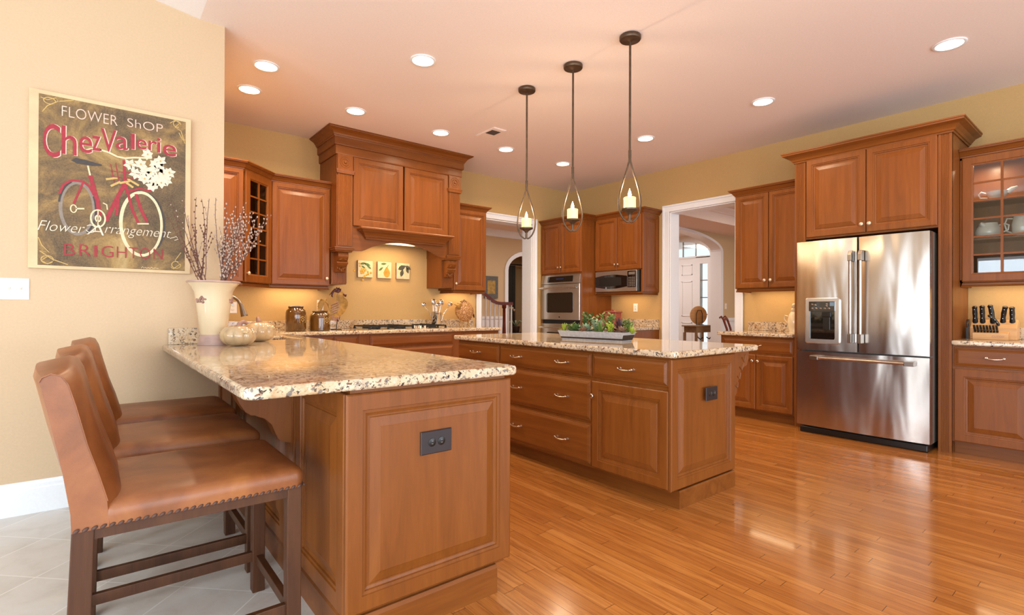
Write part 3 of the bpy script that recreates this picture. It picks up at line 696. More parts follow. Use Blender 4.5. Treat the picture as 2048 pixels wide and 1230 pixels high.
def slab(name, polys, z0, z1, m, parent=None, bev=.012):
    bm = bmesh.new(); vd = {}
    def V(p):
        k = (round(p[0], 4), round(p[1], 4))
        if k not in vd: vd[k] = bm.verts.new((p[0], p[1], z0))
        return vd[k]
    fs = [bm.faces.new([V(p) for p in P]) for P in polys]
    r = bmesh.ops.extrude_face_region(bm, geom=fs)
    bmesh.ops.translate(bm, vec=(0, 0, z1 - z0), verts=[g for g in r['geom'] if isinstance(g, bmesh.types.BMVert)])
    bmesh.ops.recalc_face_normals(bm, faces=bm.faces[:])
    me = bpy.data.meshes.new(name); bm.to_mesh(me); bm.free(); me.materials.append(m)
    o = bpy.data.objects.new(name, me); COL.objects.link(o)
    if parent: o.parent = parent
    b = o.modifiers.new('bevel', 'BEVEL'); b.width = bev; b.segments = 3; b.limit_method = 'ANGLE'; b.angle_limit = R(50)
    return o
def arc(cx, cy, r, a0, a1, n=6): return [(cx + r * math.cos(R(a0 + (a1 - a0) * i / n)), cy + r * math.sin(R(a0 + (a1 - a0) * i / n))) for i in range(n + 1)]
X1, X2 = .80, 1.24; XE = 1.375; XD = .676
c1 = [(.335, 3.924)] + arc(.385, 1.69, .05, 180, 270) + arc(XE - .035, 1.675, .035, 270, 360) + [(XE, 3.924), (X2, 3.924), (X1, 3.924), (XD, 3.924)]
P_ = [c1, [(XD, 3.924), (X1, 3.924), (X1, 4.10), (XD, 4.10)], [(X1, 3.924), (X2, 3.924), (X2, 4.10), (X1, 4.10)], [(X2, 3.924), (XE, 3.924), (XE, 4.10), (X2, 4.10)],
      [(XD, 4.10), (X1, 4.10), (X1, 4.64), (XD, 4.64)], [(X2, 4.10), (XE, 4.10), (XE, 4.64), (X2, 4.64)],
      [(XD, 4.64), (X1, 4.64), (X1, 5.25), (XD, 5.25)], [(X1, 4.64), (X2, 4.64), (X2, 5.25), (X1, 5.25)], [(X2, 4.64), (XE, 4.64), (XE, 5.25), (X2, 5.25)],
      [(XD, 5.25), (X1, 5.25), (X1, 5.898), (XD, 5.898)], [(X1, 5.25), (X2, 5.25), (X2, 5.898), (X1, 5.898)], [(X2, 5.25), (XE, 5.25), (XE, 5.898), (X2, 5.898)],
      [(XE, 5.25), (4.095, 5.25), (4.095, 5.898), (XE, 5.898)]]
o = slab('granite_countertop', P_, .876, .914, M['granite'])
tag(o, 'speckled granite countertop running from the front peninsula round to the cooktop', 'countertop')
MB().box(.365, .66, 3.901, 3.924, .9145, 1.018).build('backsplash', M['granite'], o, bevel=.003)
MB().box(.68, 4.08, 5.876, 5.898, .9145, 1.014).build('backsplash', M['granite'], o, bevel=.003)
T = tag(MB().loft([[(x0, y0, z), (x1, y0, z), (x1, y1, z), (x0, y1, z)] for x0, x1, y0, y1, z in ((.795, 1.245, 4.098, 4.642, .8755), (.80, 1.24, 4.10, 4.64, .72), (.82, 1.22, 4.12, 4.62, .70), (1.02, 1.03, 4.37, 4.38, .698))], False, True).build('sink_basin', M['steel']), 'undermount steel sink in the corner behind the pumpkins', 'sink')

# ---------------------------------------------------------------- island
T = onB('island_cabinet', 'kitchen island cabinet with banks of drawers and a panelled end', 'cabinet', 2.551, 3.895)
W = 2.19
q = MB(); q.box(0, W, 0, .70, .108, .874); q.build('carcass', M['wood'], T)
q = MB(); q.box(.064, W + .008, .074, .69, 0, .10); q.sweep([(.06, .07), (W + .014, .07), (W + .014, .70)], [(0, 0), (.004, 0), (.004, .096), (-.002, .104), (-.02, .104), (-.02, 0)]); q.build('base_skirt', M['woodx'], T)
s3, s2 = .612, 1.602
drawer(T, .008, s3 - .006, .708, .860, 0, (.30,)); door(T, .008, s3 - .006, .120, .684, 0, (.57, .60))
for z0, z1 in ((.706, .861), (.415, .685), (.121, .394)): drawer(T, s3 + .002, s2 - .004, z0, z1, 0, (.846, 1.342))
drawer(T, s2 + .006, W - .004, .706, .861, 0, (1.898,)); door(T, s2 + .006, W - .004, .120, .682, 0, (s2 + .026, .588), .070)
ex = lambda x, y, z: (W - y, x, z)
q = MB(); q.xf = ex; q.panel(-.018, .70, .116, .866, 0, .02, .075); q.build('end_panel', M['wood'], T)
for u in (.02, 1.2, 2.11):
    q = MB(); q.prism([(.70, .874), (.93, .874), (.925, .82), (.90, .775), (.86, .765), (.82, .74), (.79, .69), (.775, .66), (.765, .60), (.74, .575), (.70, .565)], u, u + .075, 'yz')
    for t in range(5): q.tube([(u - .003, .90 - .035 * t, .84 - .05 * t), (u - .003, .88 - .03 * t, .82 - .05 * t), (u - .003, .86 - .03 * t, .83 - .05 * t)], .007, 6)
    if u > 2:
        for t in range(4): q.tube([(u + .076, .88 - .035 * t, .85 - .06 * t), (u + .076, .86 - .03 * t, .80 - .055 * t), (u + .076, .83 - .03 * t, .83 - .06 * t)], .005, 6)
    q.build('corbel', M['wood'], T)
cr = [(2.505, 1.65), (3.515, 1.65), (3.515, 3.935), (2.505, 3.935)]
P_ = [arc(2.545, 1.69, .04, 180, 270) + arc(3.475, 1.69, .04, 270, 360) + arc(3.475, 3.895, .04, 0, 90) + arc(2.545, 3.895, .04, 90, 180)]
tag(slab('granite_countertop', P_, .876, .914, M['granite']), 'speckled granite top of the kitchen island under the succulent tray', 'countertop')
o = slab('granite_countertop', [[(5.345, 2.192), (5.998, 2.192), (5.998, 2.99), (5.345, 2.99)]], .876, .914, M['granite']); tag(o, 'short granite counter between the dining doorway and refrigerator', 'countertop')
MB().box(5.976, 5.998, 2.192, 2.945, .9145, 1.014).build('backsplash', M['granite'], o, bevel=.003)
o = slab('granite_countertop', [[(5.345, -.6), (5.998, -.6), (5.998, .983), (5.345, .983)]], .876, .914, M['granite']); tag(o, 'granite counter under the knife block at right edge', 'countertop')
MB().box(5.976, 5.998, -.6, .95, .9145, 1.014).build('backsplash', M['granite'], o, bevel=.003)
o = slab('granite_countertop', [[(5.345, 4.175), (5.998, 4.175), (5.998, 5.026), (5.345, 5.026)]], .876, .914, M['granite']); tag(o, 'small granite counter under the microwave holding red canister', 'countertop')
MB().box(5.976, 5.998, 4.19, 5.02, .9145, 1.018).build('backsplash', M['granite'], o, bevel=.003)
# light strips under the wall cabinets
for loc, sx, sy, p in (((1.66, 5.76, 1.388), .5, .06, 2.4), ((1.10, 5.46, 1.388), .25, .05, 1.6), ((3.80, 5.76, 1.388), .4, .06, 1.7), ((5.84, 4.60, 1.373), .06, .5, 1.4), ((5.84, 2.57, 1.388), .06, .55, 1.8), ((5.84, .50, 1.388), .06, .8, 2.3)):
    area('under_cabinet_light', loc, (0, 0, 0), sx, sy, p, WARM)
# ================================================================ bar stools
def make_stool(label):
    T = thing('bar_stool', label, 'bar stool', group='leather stools along the peninsula')
    WD = .515
    def legp(name, x0, x1, y0, y1, z1, tx=0):
        q = MB(); q.loft([[(x0 + tx, y0, 0), (x1 + tx * .6, y0, 0), (x1 + tx * .6, y1, 0), (x0 + tx, y1, 0)], [(x0, y0, z1), (x1, y0, z1), (x1, y1, z1), (x0, y1, z1)]])
        q.build(name, M['darkwood'], T, bevel=.003)
    for y0 in (0, WD - .044):
        legp('leg', .500, .546, y0, y0 + .044, .556); legp('leg', -.044, .004, y0, y0 + .044, .556, -.02)
    q = MB(); q.box(-.04, .54, .004, .028, .520, .556); q.box(-.04, .54, WD - .028, WD - .004, .520, .556); q.box(.518, .540, .004, WD - .004, .520, .556); q.box(-.038, -.016, .004, WD - .004, .520, .556)
    q.build('apron', M['darkwood'], T)
    for y0 in (.012, WD - .034):
        q = MB(); q.box(-.02, .51, y0, y0 + .022, .125, .163); q.build('stretcher', M['darkwood'], T, bevel=.002)
    q = MB(); q.box(.512, .536, .03, WD - .03, .115, .150); q.build('stretcher', M['darkwood'], T, bevel=.002)
    q = MB(); q.box(-.045, -.022, .03, WD - .03, .125, .16); q.build('stretcher', M['darkwood'], T, bevel=.002)
    # seat cushion: domed box
    q = MB(); L = []; N = 14
    def loop(ins, z, dome=0):
        p = []
        x0, x1, y0, y1, r = .018 + ins * .3, .552 - ins, -.003 + ins, WD + .003 - ins, .028
        for cx, cy, a0 in ((x1 - r, y1 - r, 0), (x0 + r, y1 - r, 90), (x0 + r, y0 + r, 180), (x1 - r, y0 + r, 270)):
            p += [(cx + r * math.cos(R(a0 + 30 * i)), cy + r * math.sin(R(a0 + 30 * i)), z) for i in range(4)]
        return p
    for ins, z in ((0, .550), (-.003, .575), (-.002, .594), (.006, .607), (.024, .615), (.07, .621), (.14, .625), (.20, .626)): L.append(loop(ins, z))
    q.loft(L, True, True, True, True); q.build('seat', M['leather'], T)
    # back: padded, arched in plan and elevation
    q = MB(); L = []; n = 15
    for i in range(n):
        t = i / (n - 1); e = 1 - (2 * t - 1) ** 2; e2 = 1 - abs(2 * t - 1) ** 6
        y = -.002 + (WD + .004) * t; tp = .024 * e; bf = .078 * e2; bk = -.026 * e
        pr = [(-.044, .548), (-.046, .60), (-.060, .70), (-.082, .82), (-.104, .935), (-.109, .955), (-.104, .966 + tp * .7), (-.086, .975 + tp), (-.066, .968 + tp), (-.052, .945 + tp * .6), (-.036, .885), (-.012, .78), (.014, .69), (.030, .62), (.036, .548)]
        lp = []
        for k, (x, z) in enumerate(pr):
            f = min(1, max(0, (z - .55) / .3))
            lp.append((x + (bk * f if k < 7 else (bk * f * .6 + bf * .5)), y, z))
        L.append(lp)
    q.loft(L, True, True, True, True); b = q.build('backrest', M['leather'], T)
    for s in (0, WD):
        q = MB(); yy = s - .004 if s == 0 else s + .004
        q.tube([(-.109, yy, .955), (-.104, yy, .966), (-.086, yy, .975), (-.066, yy, .968), (-.052, yy, .945), (-.036, yy, .885), (-.012, yy, .78), (.014, yy, .69), (.032, yy, .62)], .0018, 6)
        q.build('welting', M['leather'], b)
    q = MB()
    for s in (-.004, WD + .004):
        for i in range(31): q.ell((-.034 + .019 * i, s, .553), (.0075, .004, .0055), 8, 6, True, lambda p, a, t: (p.x, p.y, p.z + p.x * .35))
    for i in range(27): q.ell((.553, .004 + .0195 * i, .553), (.004, .0075, .0055), 8, 6)
    q.build('lacing', M['thread'], T)
    return T
st = make_stool('brown leather bar stool nearest the camera at the peninsula corner')
dup(st, (.018, 2.45, 0), R(0), 'middle one of three brown leather bar stools along the peninsula')
dup(st, (.045, 3.08, 0), R(0), 'brown leather bar stool nearest the painted wall, farthest of three')
st.location = (0, 1.79, 0)

# ================================================================ painted wall: canvas and switch
T = thing('wall_painting', 'large flower shop canvas with red bicycle hanging above the stools', 'painting', (-.287, 3.924, 1.367))
MB().box(0, .767, -.032, 0, 0, 1.0).build('canvas', M['border'], T, bevel=.003)
MB().box(.040, .737, -.0328, -.0318, .018, .977).build('picture_field', M['canvas'], T)
Y0 = -.0328
def strokes(name, lines, r, m, lift=0):
    q = MB()
    for ln in lines:
        P = [Vector((x, 0, z)) for x, z in ln]; ww = r if isinstance(r, (int, float)) else r[lines.index(ln)]
        top, bot = [], []
        for i, p in enumerate(P):
            d = (P[min(i + 1, len(P) - 1)] - P[max(i - 1, 0)]).normalized(); nn = Vector((-d.z, 0, d.x)) * ww
            top.append(p + nn); bot.append(p - nn)
        for i in range(len(P) - 1):
            A = [top[i], top[i + 1], bot[i + 1], bot[i]]; e = .00003 * (lines.index(ln) * 2 + i % 2)
            q.prism([(v.x, v.z) for v in A], Y0 - .0006 - lift - e, Y0 - lift, 'xz')
    return q.build(name, m, T)
def circ(cx, cz, rx, rz, a0=0, a1=360, n=40): return [(cx + rx * math.cos(R(a0 + (a1 - a0) * i / n)), cz + rz * math.sin(R(a0 + (a1 - a0) * i / n))) for i in range(n + 1)]
def letters(name, items, m, lift=.0006, halo=None):
    q = MB(); h = MB()
    for it in items:
        b, x0, x1, z0, z1 = it[:5]; sh = it[5] if len(it) > 5 else 0
        text_mb(q, b, x0, x1, z0, z1, Y0 - lift - .0006, .0006, sh, off=-.014 if not halo else .004)
        if halo: text_mb(h, b, x0 + .004, x1 + .005, z0 - .002, z1 + .001, Y0 - lift, .0006, sh, off=.006)
    o = q.build(name, m, T)
    if halo: h.build('lettering_highlight', halo, o)
    return o
strokes('rear_tyre', [circ(.209, .354, .078, .152), circ(.209, .354, .071, .144)], .0045, M['pgrey'])
strokes('front_tyre', [circ(.509, .296, .105, .197), circ(.511, .296, .0985, .189)], .0045, M['pcream'], .0004)
strokes('tyre_shadow', [circ(.209, .354, .082, .158, -60, 30), circ(.209, .354, .082, .158, 110, 170), circ(.514, .296, .112, .198, -45, 75)], .005, M['pdark'], .0002)
strokes('bicycle_frame', [[(.264, .554), (.30, .40), (.31, .305)], [(.426, .531), (.378, .41), (.337, .293)], [(.426, .515), (.396, .462), (.387, .334)], [(.421, .672), (.428, .532), (.443, .47), (.463, .378), (.494, .299)], [(.481, .476), (.506, .384), (.538, .31)], [(.234, .512), (.212, .443), (.191, .378)],
         [(.13, .429), (.144, .476), (.165, .50), (.186, .513), (.234, .512), (.26, .49), (.283, .44)], [(.43, .475), (.448, .487), (.496, .512), (.559, .504)], [(.358, .637), (.375, .529)], [(.381, .647), (.398, .538)], [(.456, .667), (.459, .584)], [(.358, .596), (.5, .603)], [(.368, .563), (.505, .568)]],
        [.010, .010, .008, .007, .008, .005, .006, .006, .002, .002, .002, .002, .002], M['pred'], .001)
MB().prism([(.179, .627), (.198, .644), (.242, .641), (.317, .627), (.317, .620), (.277, .612), (.207, .613)], Y0 - .0018, Y0 - .0008, 'xz').build('saddle', M['pdark'], T)
for nm, ln, wd in (('handlebar', [(.246, .699), (.275, .712), (.299, .715), (.349, .705), (.39, .687), (.428, .685), (.47, .697), (.558, .71)], .005), ('seat_post', [(.253, .609), (.264, .554)], .004), ('chain_ring', circ(.301, .306, .033, .05, n=24), .004), ('ring_hub', circ(.301, .306, .012, .018, n=12), .004), ('crank_arm', [(.301, .352), (.301, .26)], .003),
                   ('pedal', [(.323, .401), (.341, .392), (.344, .363)], .003), ('rear_hub', circ(.191, .35, .013, .022, n=14), .003), ('rear_axle', [(.2, .351), (.239, .356)], .004), ('front_axle', [(.489, .295), (.546, .301)], .004)):
    strokes(nm, [ln], wd, M['pcream'], .0022)
q = MB(); rn = random.Random(3)
for cx, cz in ((.538, .73), (.604, .70), (.504, .663), (.554, .624), (.619, .623), (.524, .577), (.609, .565), (.452, .648), (.574, .567), (.65, .636), (.575, .675), (.48, .60), (.56, .535), (.60, .66), (.635, .585), (.53, .62), (.595, .60)):
    a0 = rn.random() * 6
    for k in range(6):
        a = a0 + k * PI / 3; c_, s_ = math.cos(a), math.sin(a); l_ = .030 + .008 * rn.random()
        q.prism([(cx, cz), (cx + l_ * .55 * c_ - .011 * s_, cz + l_ * .6 * s_ + .011 * c_), (cx + l_ * c_, cz + l_ * 1.1 * s_), (cx + l_ * .55 * c_ + .011 * s_, cz + l_ * .6 * s_ - .011 * c_)], Y0 - .0022 - k * .00004, Y0 - .0018, 'xz')
ll = q.build('painted_lilies', M['pwhite'], T)
q = MB()
for cx, cz in ((.538, .73), (.604, .70), (.504, .663), (.554, .624), (.619, .623), (.524, .577), (.609, .565), (.452, .648), (.65, .636)):
    q.prism([(cx - .006, cz), (cx, cz - .008), (cx + .006, cz), (cx, cz + .008)], Y0 - .0026, Y0 - .0022, 'xz')
q.build('lily_centres', M['pgold'], ll)
strokes('painted_leaves', [[(.336, .543), (.391, .561)], [(.359, .506), (.405, .54)], [(.438, .563), (.495, .53)], [(.433, .538), (.467, .514)], [(.40, .53), (.45, .55)]], .006, M['pgold'], .0016)
letters('lettering', [('FLOWER', .137, .389, .872, .932)], M['ppink']); letters('lettering', [('ShOP', .436, .615, .880, .932)], M['ppink'])
letters('lettering', [('C', .058, .131, .629, .817), ('h', .138, .203, .657, .819), ('e', .213, .272, .681, .777), ('z', .272, .310, .703, .790), ('V', .312, .384, .708, .842), ('a', .382, .440, .734, .811), ('l', .453, .473, .747, .841), ('e', .482, .533, .756, .815), ('r', .542, .586, .758, .818), ('i', .585, .603, .752, .842), ('e', .616, .686, .740, .812)], M['pred'], .0022, M['ppink'])
letters('lettering', [('Flower', .039, .242, .212, .268, .35), ('A', .25, .329, .208, .268, .2), ('rrangement', .332, .662, .205, .266, .35)], M['pwhite'], .0026)
strokes('script_flourish', [circ(.268, .242, .022, .022, 200, 500, 20), [(.655, .22), (.69, .235), (.70, .22), (.68, .21)]], .0018, M['pwhite'], .0026)
letters('lettering', [(c, x, x + wd, .080 + .004 * i / 8, .146 + .004 * i / 8) for i, (c, x, wd) in enumerate((('B', .152, .046), ('R', .217, .052), ('I', .285, .012), ('G', .318, .056), ('H', .390, .046), ('T', .448, .044), ('O', .502, .052), ('N', .570, .048)))], M['pred'], .003)
strokes('signature', [[(.51, .024), (.516, .036), (.522, .025), (.53, .032), (.536, .025), (.546, .031), (.552, .024), (.563, .034), (.568, .025), (.58, .030), (.597, .026)]], .0012, M['pcream'], .001)
strokes('corner_scrolls', [[(.047, .957), (.075, .948), (.112, .968), (.121, .951), (.076, .915), (.055, .877)], [(.125, .952), (.188, .974)], circ(.085, .945, .025, .018, 0, 300, 16), [(.653, .95), (.679, .975), (.705, .962), (.679, .931), (.711, .913), (.733, .837)], circ(.69, .952, .02, .02, 0, 300, 16), [(.70, .90), (.72, .86), (.735, .86)], [(.042, .173), (.056, .131), (.088, .09), (.048, .097), (.109, .047), (.081, .026), (.056, .044), (.08, .067)], [(.109, .05), (.168, .026)], circ(.08, .05, .026, .022, 0, 330, 16), [(.715, .135), (.684, .083), (.71, .06), (.674, .029), (.663, .039)], circ(.69, .055, .024, .022, 60, 380, 16)],
        .0022, M['pgold'], .001)
def plate(name, label, cat, w_, h_, loc, rz=0, kind='duplex', m='white', gang=1, group=None):
    T = thing(name, label, cat, loc, rz, group); q = MB()
    q.rings(-w_ / 2, w_ / 2, -h_ / 2, h_ / 2, [(0, .0005), (0, -.003), (.003, -.006), (.006, -.006)], 0, True); q.build('cover_plate', M[m], T); p = T.children[-1]
    dk = M['black'] if m != 'white' else M['ceramic']
    for gx in ([0] if gang == 1 else [(-.5 + i) * .046 for i in range(gang)]):
        if kind == 'toggle':
            q = MB(); q.box(gx - .006, gx + .006, -.0075, -.0055, -.013, .013); q.prism([(-.006, -.006), (-.017, .004), (-.016, .010), (-.006, .005)], gx - .004, gx + .004, 'yz'); q.build('toggle', M['ceramic'], T)
        else:
            hz = w_ > h_
            for s in (-1, 1):
                cx, cz = (s * .020, 0) if hz else (gx, s * .020)
                q = MB(); q.lathe([(.0155, .0055), (.0155, .0075), (.0145, .008)], (cx, 0, cz), 20, 'y'); o = q.build('socket', dk, T)
                q = MB()
                for d in (-.005, .005):
                    if hz: q.box(cx - .003, cx + .004, -.0086, -.0079, cz + d - .001, cz + d + .001)
                    else: q.box(cx + d - .001, cx + d + .001, -.0086, -.0079, cz - .003, cz + .004)
                q.build('slots', M['gap'] if m == 'white' else M['pewter'], o)
    return T
plate('light_switch', 'white double toggle switch plate on pale wall below the canvas', 'light switch', .118, .118, (-.340, 3.925, 1.249), 0, 'toggle', 'white', 2)
plate('wall_outlet', 'white wall outlet between vase and faucet over the sink corner', 'outlet', .072, .117, (1.104, 5.90, 1.155))
plate('wall_outlet', 'white wall outlet half hidden behind the rooster tail', 'outlet', .072, .117, (1.99, 5.90, 1.185))
plate('wall_outlet', 'white wall outlet behind the utensil crock', 'outlet', .072, .117, (3.485, 5.90, 1.175))
plate('wall_outlet', 'white wall outlet under microwave cabinet right of red canister', 'outlet', .072, .117, (6.0, 4.587, 1.18), R(-90))
plate('island_outlet', 'dark bronze outlet plate on the panelled end of the island', 'outlet', .13, .082, (2.914, 1.663, .642), 0, 'duplex', 'outletbronze')
plate('peninsula_outlet', 'dark bronze outlet plate on the end panel of the peninsula', 'outlet', .130, .085, (.985, 1.656, .658), 0, 'duplex', 'outletbronze')

# ================================================================ vase, willow branches, pumpkins, faucet
VX, VY = .590, 3.738
T = thing('flared_vase', 'tall cream vase with stone foot on the peninsula by the wall', 'vase', (VX, VY, .9145))
MB().lathe([(.073, .066), (.076, .08), (.090, .20), (.101, .29), (.109, .335), (.124, .368), (.142, .388), (.147, .394), (.144, .402), (.136, .400), (.118, .372), (.10, .33), (.086, .2), (.07, .09), (0.001, .085)], n=40).build('body', M['cream'], T)
MB().lathe([(.090, 0), (.091, .004), (.083, .02), (.079, .045), (.075, .060), (.074, .067)], n=40).build('foot', M['pinkstone'], T)
q = MB(); q.tube([(.1455 * math.cos(2 * PI * i / 40), .1455 * math.sin(2 * PI * i / 40), .398) for i in range(40)], .0065, 8, closed=True); q.build('rim_band', M['pinkstone'], T)
for a in (215, 340):
    q = MB(); rn = random.Random(5)
    for i in range(9):
        u, v = rn.uniform(-.024, .024), rn.uniform(-.018, .018); aa = R(a) + u / .1
        q.ell((.101 * math.cos(aa), .101 * math.sin(aa), .285 + v), (.009, .009, .009), 8, 6)
    for u in (-.034, .034): aa = R(a) + u / .1; q.ell((.099 * math.cos(aa), .099 * math.sin(aa), .288), (.008, .008, .006), 8, 6)
    q.build('relief_emblem', M['emblem'], T)
tips = [(.362, 3.80, 1.80), (.372, 3.70, 1.715), (.336, 3.66, 1.69), (.425, 3.78, 1.83), (.49, 3.74, 1.84), (.530, 3.80, 1.845), (.55, 3.68, 1.83), (.46, 3.75, 1.55), (.535, 3.71, 1.68),
        (.601, 3.76, 1.855), (.655, 3.75, 1.835), (.72, 3.80, 1.83), (.75, 3.70, 1.80), (.785, 3.80, 1.865), (.793, 3.72, 1.785), (.832, 3.80, 1.80), (.834, 3.70, 1.76), (.905, 3.75, 1.79), (.925, 3.71, 1.785), (.724, 3.69, 1.75),
        (.70, 3.76, 1.70), (.68, 3.72, 1.62), (.76, 3.77, 1.66), (.80, 3.73, 1.63), (.66, 3.68, 1.72), (.74, 3.82, 1.75), (.845, 3.78, 1.67), (.71, 3.66, 1.57), (.81, 3.68, 1.56), (.69, 3.80, 1.77), (.77, 3.66, 1.71), (.86, 3.73, 1.60)]
rn = random.Random(11)
for i, (x, y, z) in enumerate(tips):
    left = i < 9
    bx = VX + (rn.uniform(-.085, -.03) if left else rn.uniform(.03, .085)); by = VY + rn.uniform(-.06, .06)
    b0 = Vector((VX + (bx - VX) * .3, VY + (by - VY) * .3, 1.005)); b1 = Vector((bx, by, 1.31)); tp = Vector((x, y, z))
    lb = ('bare-looking willow branch with dark buds leaning left in the cream vase' if left else 'willow branch covered in silvery catkins leaning right in the cream vase')
    T = thing('willow_branch', lb, 'branch', tuple(b0), 0, 'dark budded willow branches on the left of the vase' if left else 'silvery catkin branches on the right of the vase')
    side = Vector((rn.uniform(-1, 1), rn.uniform(-1, 1), 0)) * .02; P = []
    for k in range(13):
        t = k / 12
        p = b0.lerp(b1, t / .3) if t < .3 else b1.lerp(tp, (t - .3) / .7) + side * math.sin(PI * (t - .3) / .7) + Vector((rn.uniform(-.003, .003), rn.uniform(-.003, .003), 0))
        P.append(p - b0)
    q = MB(); q.tube(P, [.0032 - .0018 * k / 12 for k in range(13)], 6)
    sd = []
    for k in range(1, 3):
        j = rn.randint(6, 9); a = P[j]; e = a + Vector((rn.uniform(-.05, .05), rn.uniform(-.03, .03), rn.uniform(.08, .14))); q.tube([a, a.lerp(e, .5) + Vector((.004, 0, 0)), e], [.0018, .0014, .001], 5); sd.append((a, e))
    q.build('stem', M['twig'], T)
    c = MB(); nb = 13 if left else 16
    for k in range(nb):
        t = .34 + .66 * (k + .5) / nb; f = t * 12; j = min(11, int(f)); p = P[j].lerp(P[j + 1], f - j); s = 1 if k % 2 else -1
        r_ = (rn.uniform(.0028, .0042) if left and k > 3 else rn.uniform(.0034, .0056))
        c.ell(p + Vector((s * .005, rn.uniform(-.004, .004), .004)), (r_, r_, r_ * 1.45), 7, 5)
    for a, e in sd:
        for t in (.3, .55, .8, 1): c.ell(a.lerp(e, t) + Vector((.003, 0, 0)), (.0045, .0045, .0065), 7, 5)
    c.build('catkins' if not left else 'buds', M['catkin'] if not left else (M['catkin'] if i % 3 == 0 else M['twig']), T)

def pumpkin(label, loc, r, h, rz):
    T = thing('ceramic_pumpkin', label, 'pumpkin ornament', loc, rz)
    def f(p, a, t):
        g = 1 - .10 * (1 - abs(math.cos(a * 4.5)) ** .6) * math.cos(t); d = .22 * math.exp(-((p.x ** 2 + p.y ** 2) / (r * .4) ** 2))
        return (p.x * g, p.y * g, p.z * (1 - d))
    q = MB(); q.ell((0, 0, h * .43), (r, r, h * .5), 54, 16, True, f); q.build('body', M['pump'], T)
    q = MB(); q.tube([(0, 0, h * .68), (.002, 0, h * .82), (.012, .004, h * .95), (.04, .01, h * 1.02), (.065, .012, h * .94)], [.022, .017, .015, .013, .009], 10)
    q.build('stem', M['emblem'], T)
    q = MB()
    for a0 in (20, 140, 260):
        c_, s_ = math.cos(R(a0)), math.sin(R(a0)); P = []
        for k in range(6): t = k / 5; P.append((c_ * r * .85 * t + .012 * math.sin(9 * t), s_ * r * .85 * t, h * (.80 - .22 * t * t)))
        q.tube(P, [.003] * 6, 6)
        for k in (3, 5):
            x, y, z = P[k]; q.ell((x, y, z), (.024, .018, .006), 8, 6)
    q.build('vine_leaf', M['pump'], T)
    return T
M['pump'] = plain('pumpkin_glaze', 'bfa57e', .2, 0, .22, 12, coat=.7)
pumpkin('cream glazed ceramic pumpkin in front, right beside the vase foot', (.700, 3.575, .9145), .104, .145, R(20))
pumpkin('cream glazed ceramic pumpkin behind, nearer the sink', (.905, 3.96, .9145), .112, .160, R(70))

T = thing('kitchen_faucet', 'brushed pull-down faucet with drooping spray head over the corner sink', 'faucet', (.735, 4.56, .9145))
q = MB(); q.lathe([(.028, 0), (.027, .01), (.020, .02), (.017, .12), (.016, .2)], n=20); q.tube([(0, 0, .2), (.004, -.004, .27), (.03, -.02, .315), (.075, -.04, .325), (.115, -.062, .318), (.142, -.076, .295), (.157, -.084, .265)], .0125, 14); q.build('spout', M['pewter'], T)
q = MB(); q.tube([(.157, -.084, .265), (.163, -.087, .245), (.172, -.092, .21), (.180, -.096, .175)], [.014, .016, .021, .025], 16); q.tube([(.180, -.096, .175), (.181, -.0965, .170)], [.0265, .0255], 16); q.build('spray_head', M['pewter'], T)
q = MB(); q.prism([(.08, .235), (.118, .262), (.112, .296), (.098, .25)], -.012, .012, 'xz'); q.tube([(0, 0, .16), (.05, .02, .20), (.10, .02, .27)], .006, 8); q.build('lever', M['pewter'], T)

# ================================================================ back counter things
def canister(label, x, y, r, h):
    T = thing('glazed_canister', label, 'canister', (x, y, .9145))
    MB().lathe([(r * .93, 0), (r, .006), (r, h * .55), (r * .985, h * .72), (r * .93, h * .82), (r * .72, h * .89), (r * .69, h * .92), (.01, h * .92)], n=36).build('jar', M['amber'], T)
    MB().lathe([(r * .72, h * .915), (r * .74, h * .93), (r * .74, h * .965), (r * .66, h * .99), (.01, h)], n=36).build('lid', M['lid'], T)
    q = MB(); yy = -r * .995
    for P in ([(-.0, 0), (.062, 0), (.062, .075), (-.0, .075), (-.0, 0)], [(.008, .05), (.031, .068), (.054, .05)], [(.031, .012), (.014, .03), (.031, .05), (.048, .03), (.031, .012)]):
        q.tube([((u + .01), -math.sqrt(max(r * r - (u + .01) ** 2, 1e-4)) * .995, h * .33 + v) for u, v in P], .0026, 5)
    q.build('house_emblem', M['tan'], T)
canister('taller amber glazed canister with dark lid on the back counter', 1.625, 5.56, .101, .262)
canister('shorter amber glazed canister with dark lid beside the rooster', 1.872, 5.56, .105, .212)

T = thing('rooster_figure', 'golden metal rooster standing on a thin stake by the cooktop', 'figurine', (2.09, 5.66, .9145))
body = [(.02, .135), (.065, .17), (.10, .215), (.125, .265), (.128, .31), (.105, .345), (.083, .36), (.075, .385), (.078, .405), (.060, .425), (.035, .43), (.012, .415), (.0, .385), (-.002, .345), (-.012, .31), (-.035, .285), (-.06, .27), (-.085, .262), (-.10, .24), (-.105, .20), (-.085, .17), (-.055, .145), (-.02, .125)]
q = MB(); q.loft([[(x * .9, -.004, (z - .25) * .92 + .25) for x, z in body], [(x, 0, z) for x, z in body], [(x * .9, .012, (z - .25) * .92 + .25) for x, z in body]], True, True, True, True); b_ = q.build('body', M['gold'], T)
q = MB()
for a in range(6):
    t = a / 5; q.tube([(-.07, .0, .25 - .012 * a), (-.12, 0, .31 + .012 * a - .03 * t), (-.175, 0, .33 - .03 * a + .05 * t), (-.205, 0, .285 - .028 * a), (-.20, 0, .25 - .026 * a)], [.006, .010, .012, .008, .003], 8)
q.build('tail_feathers', M['gold'], T)
q = MB()
for a in range(5): q.tube([(-.005 + .07 * t, -.012, .20 + .025 * a + .03 * t) for t in (-1, -.5, 0, .4)], [.002, .006, .006, .002], 6)
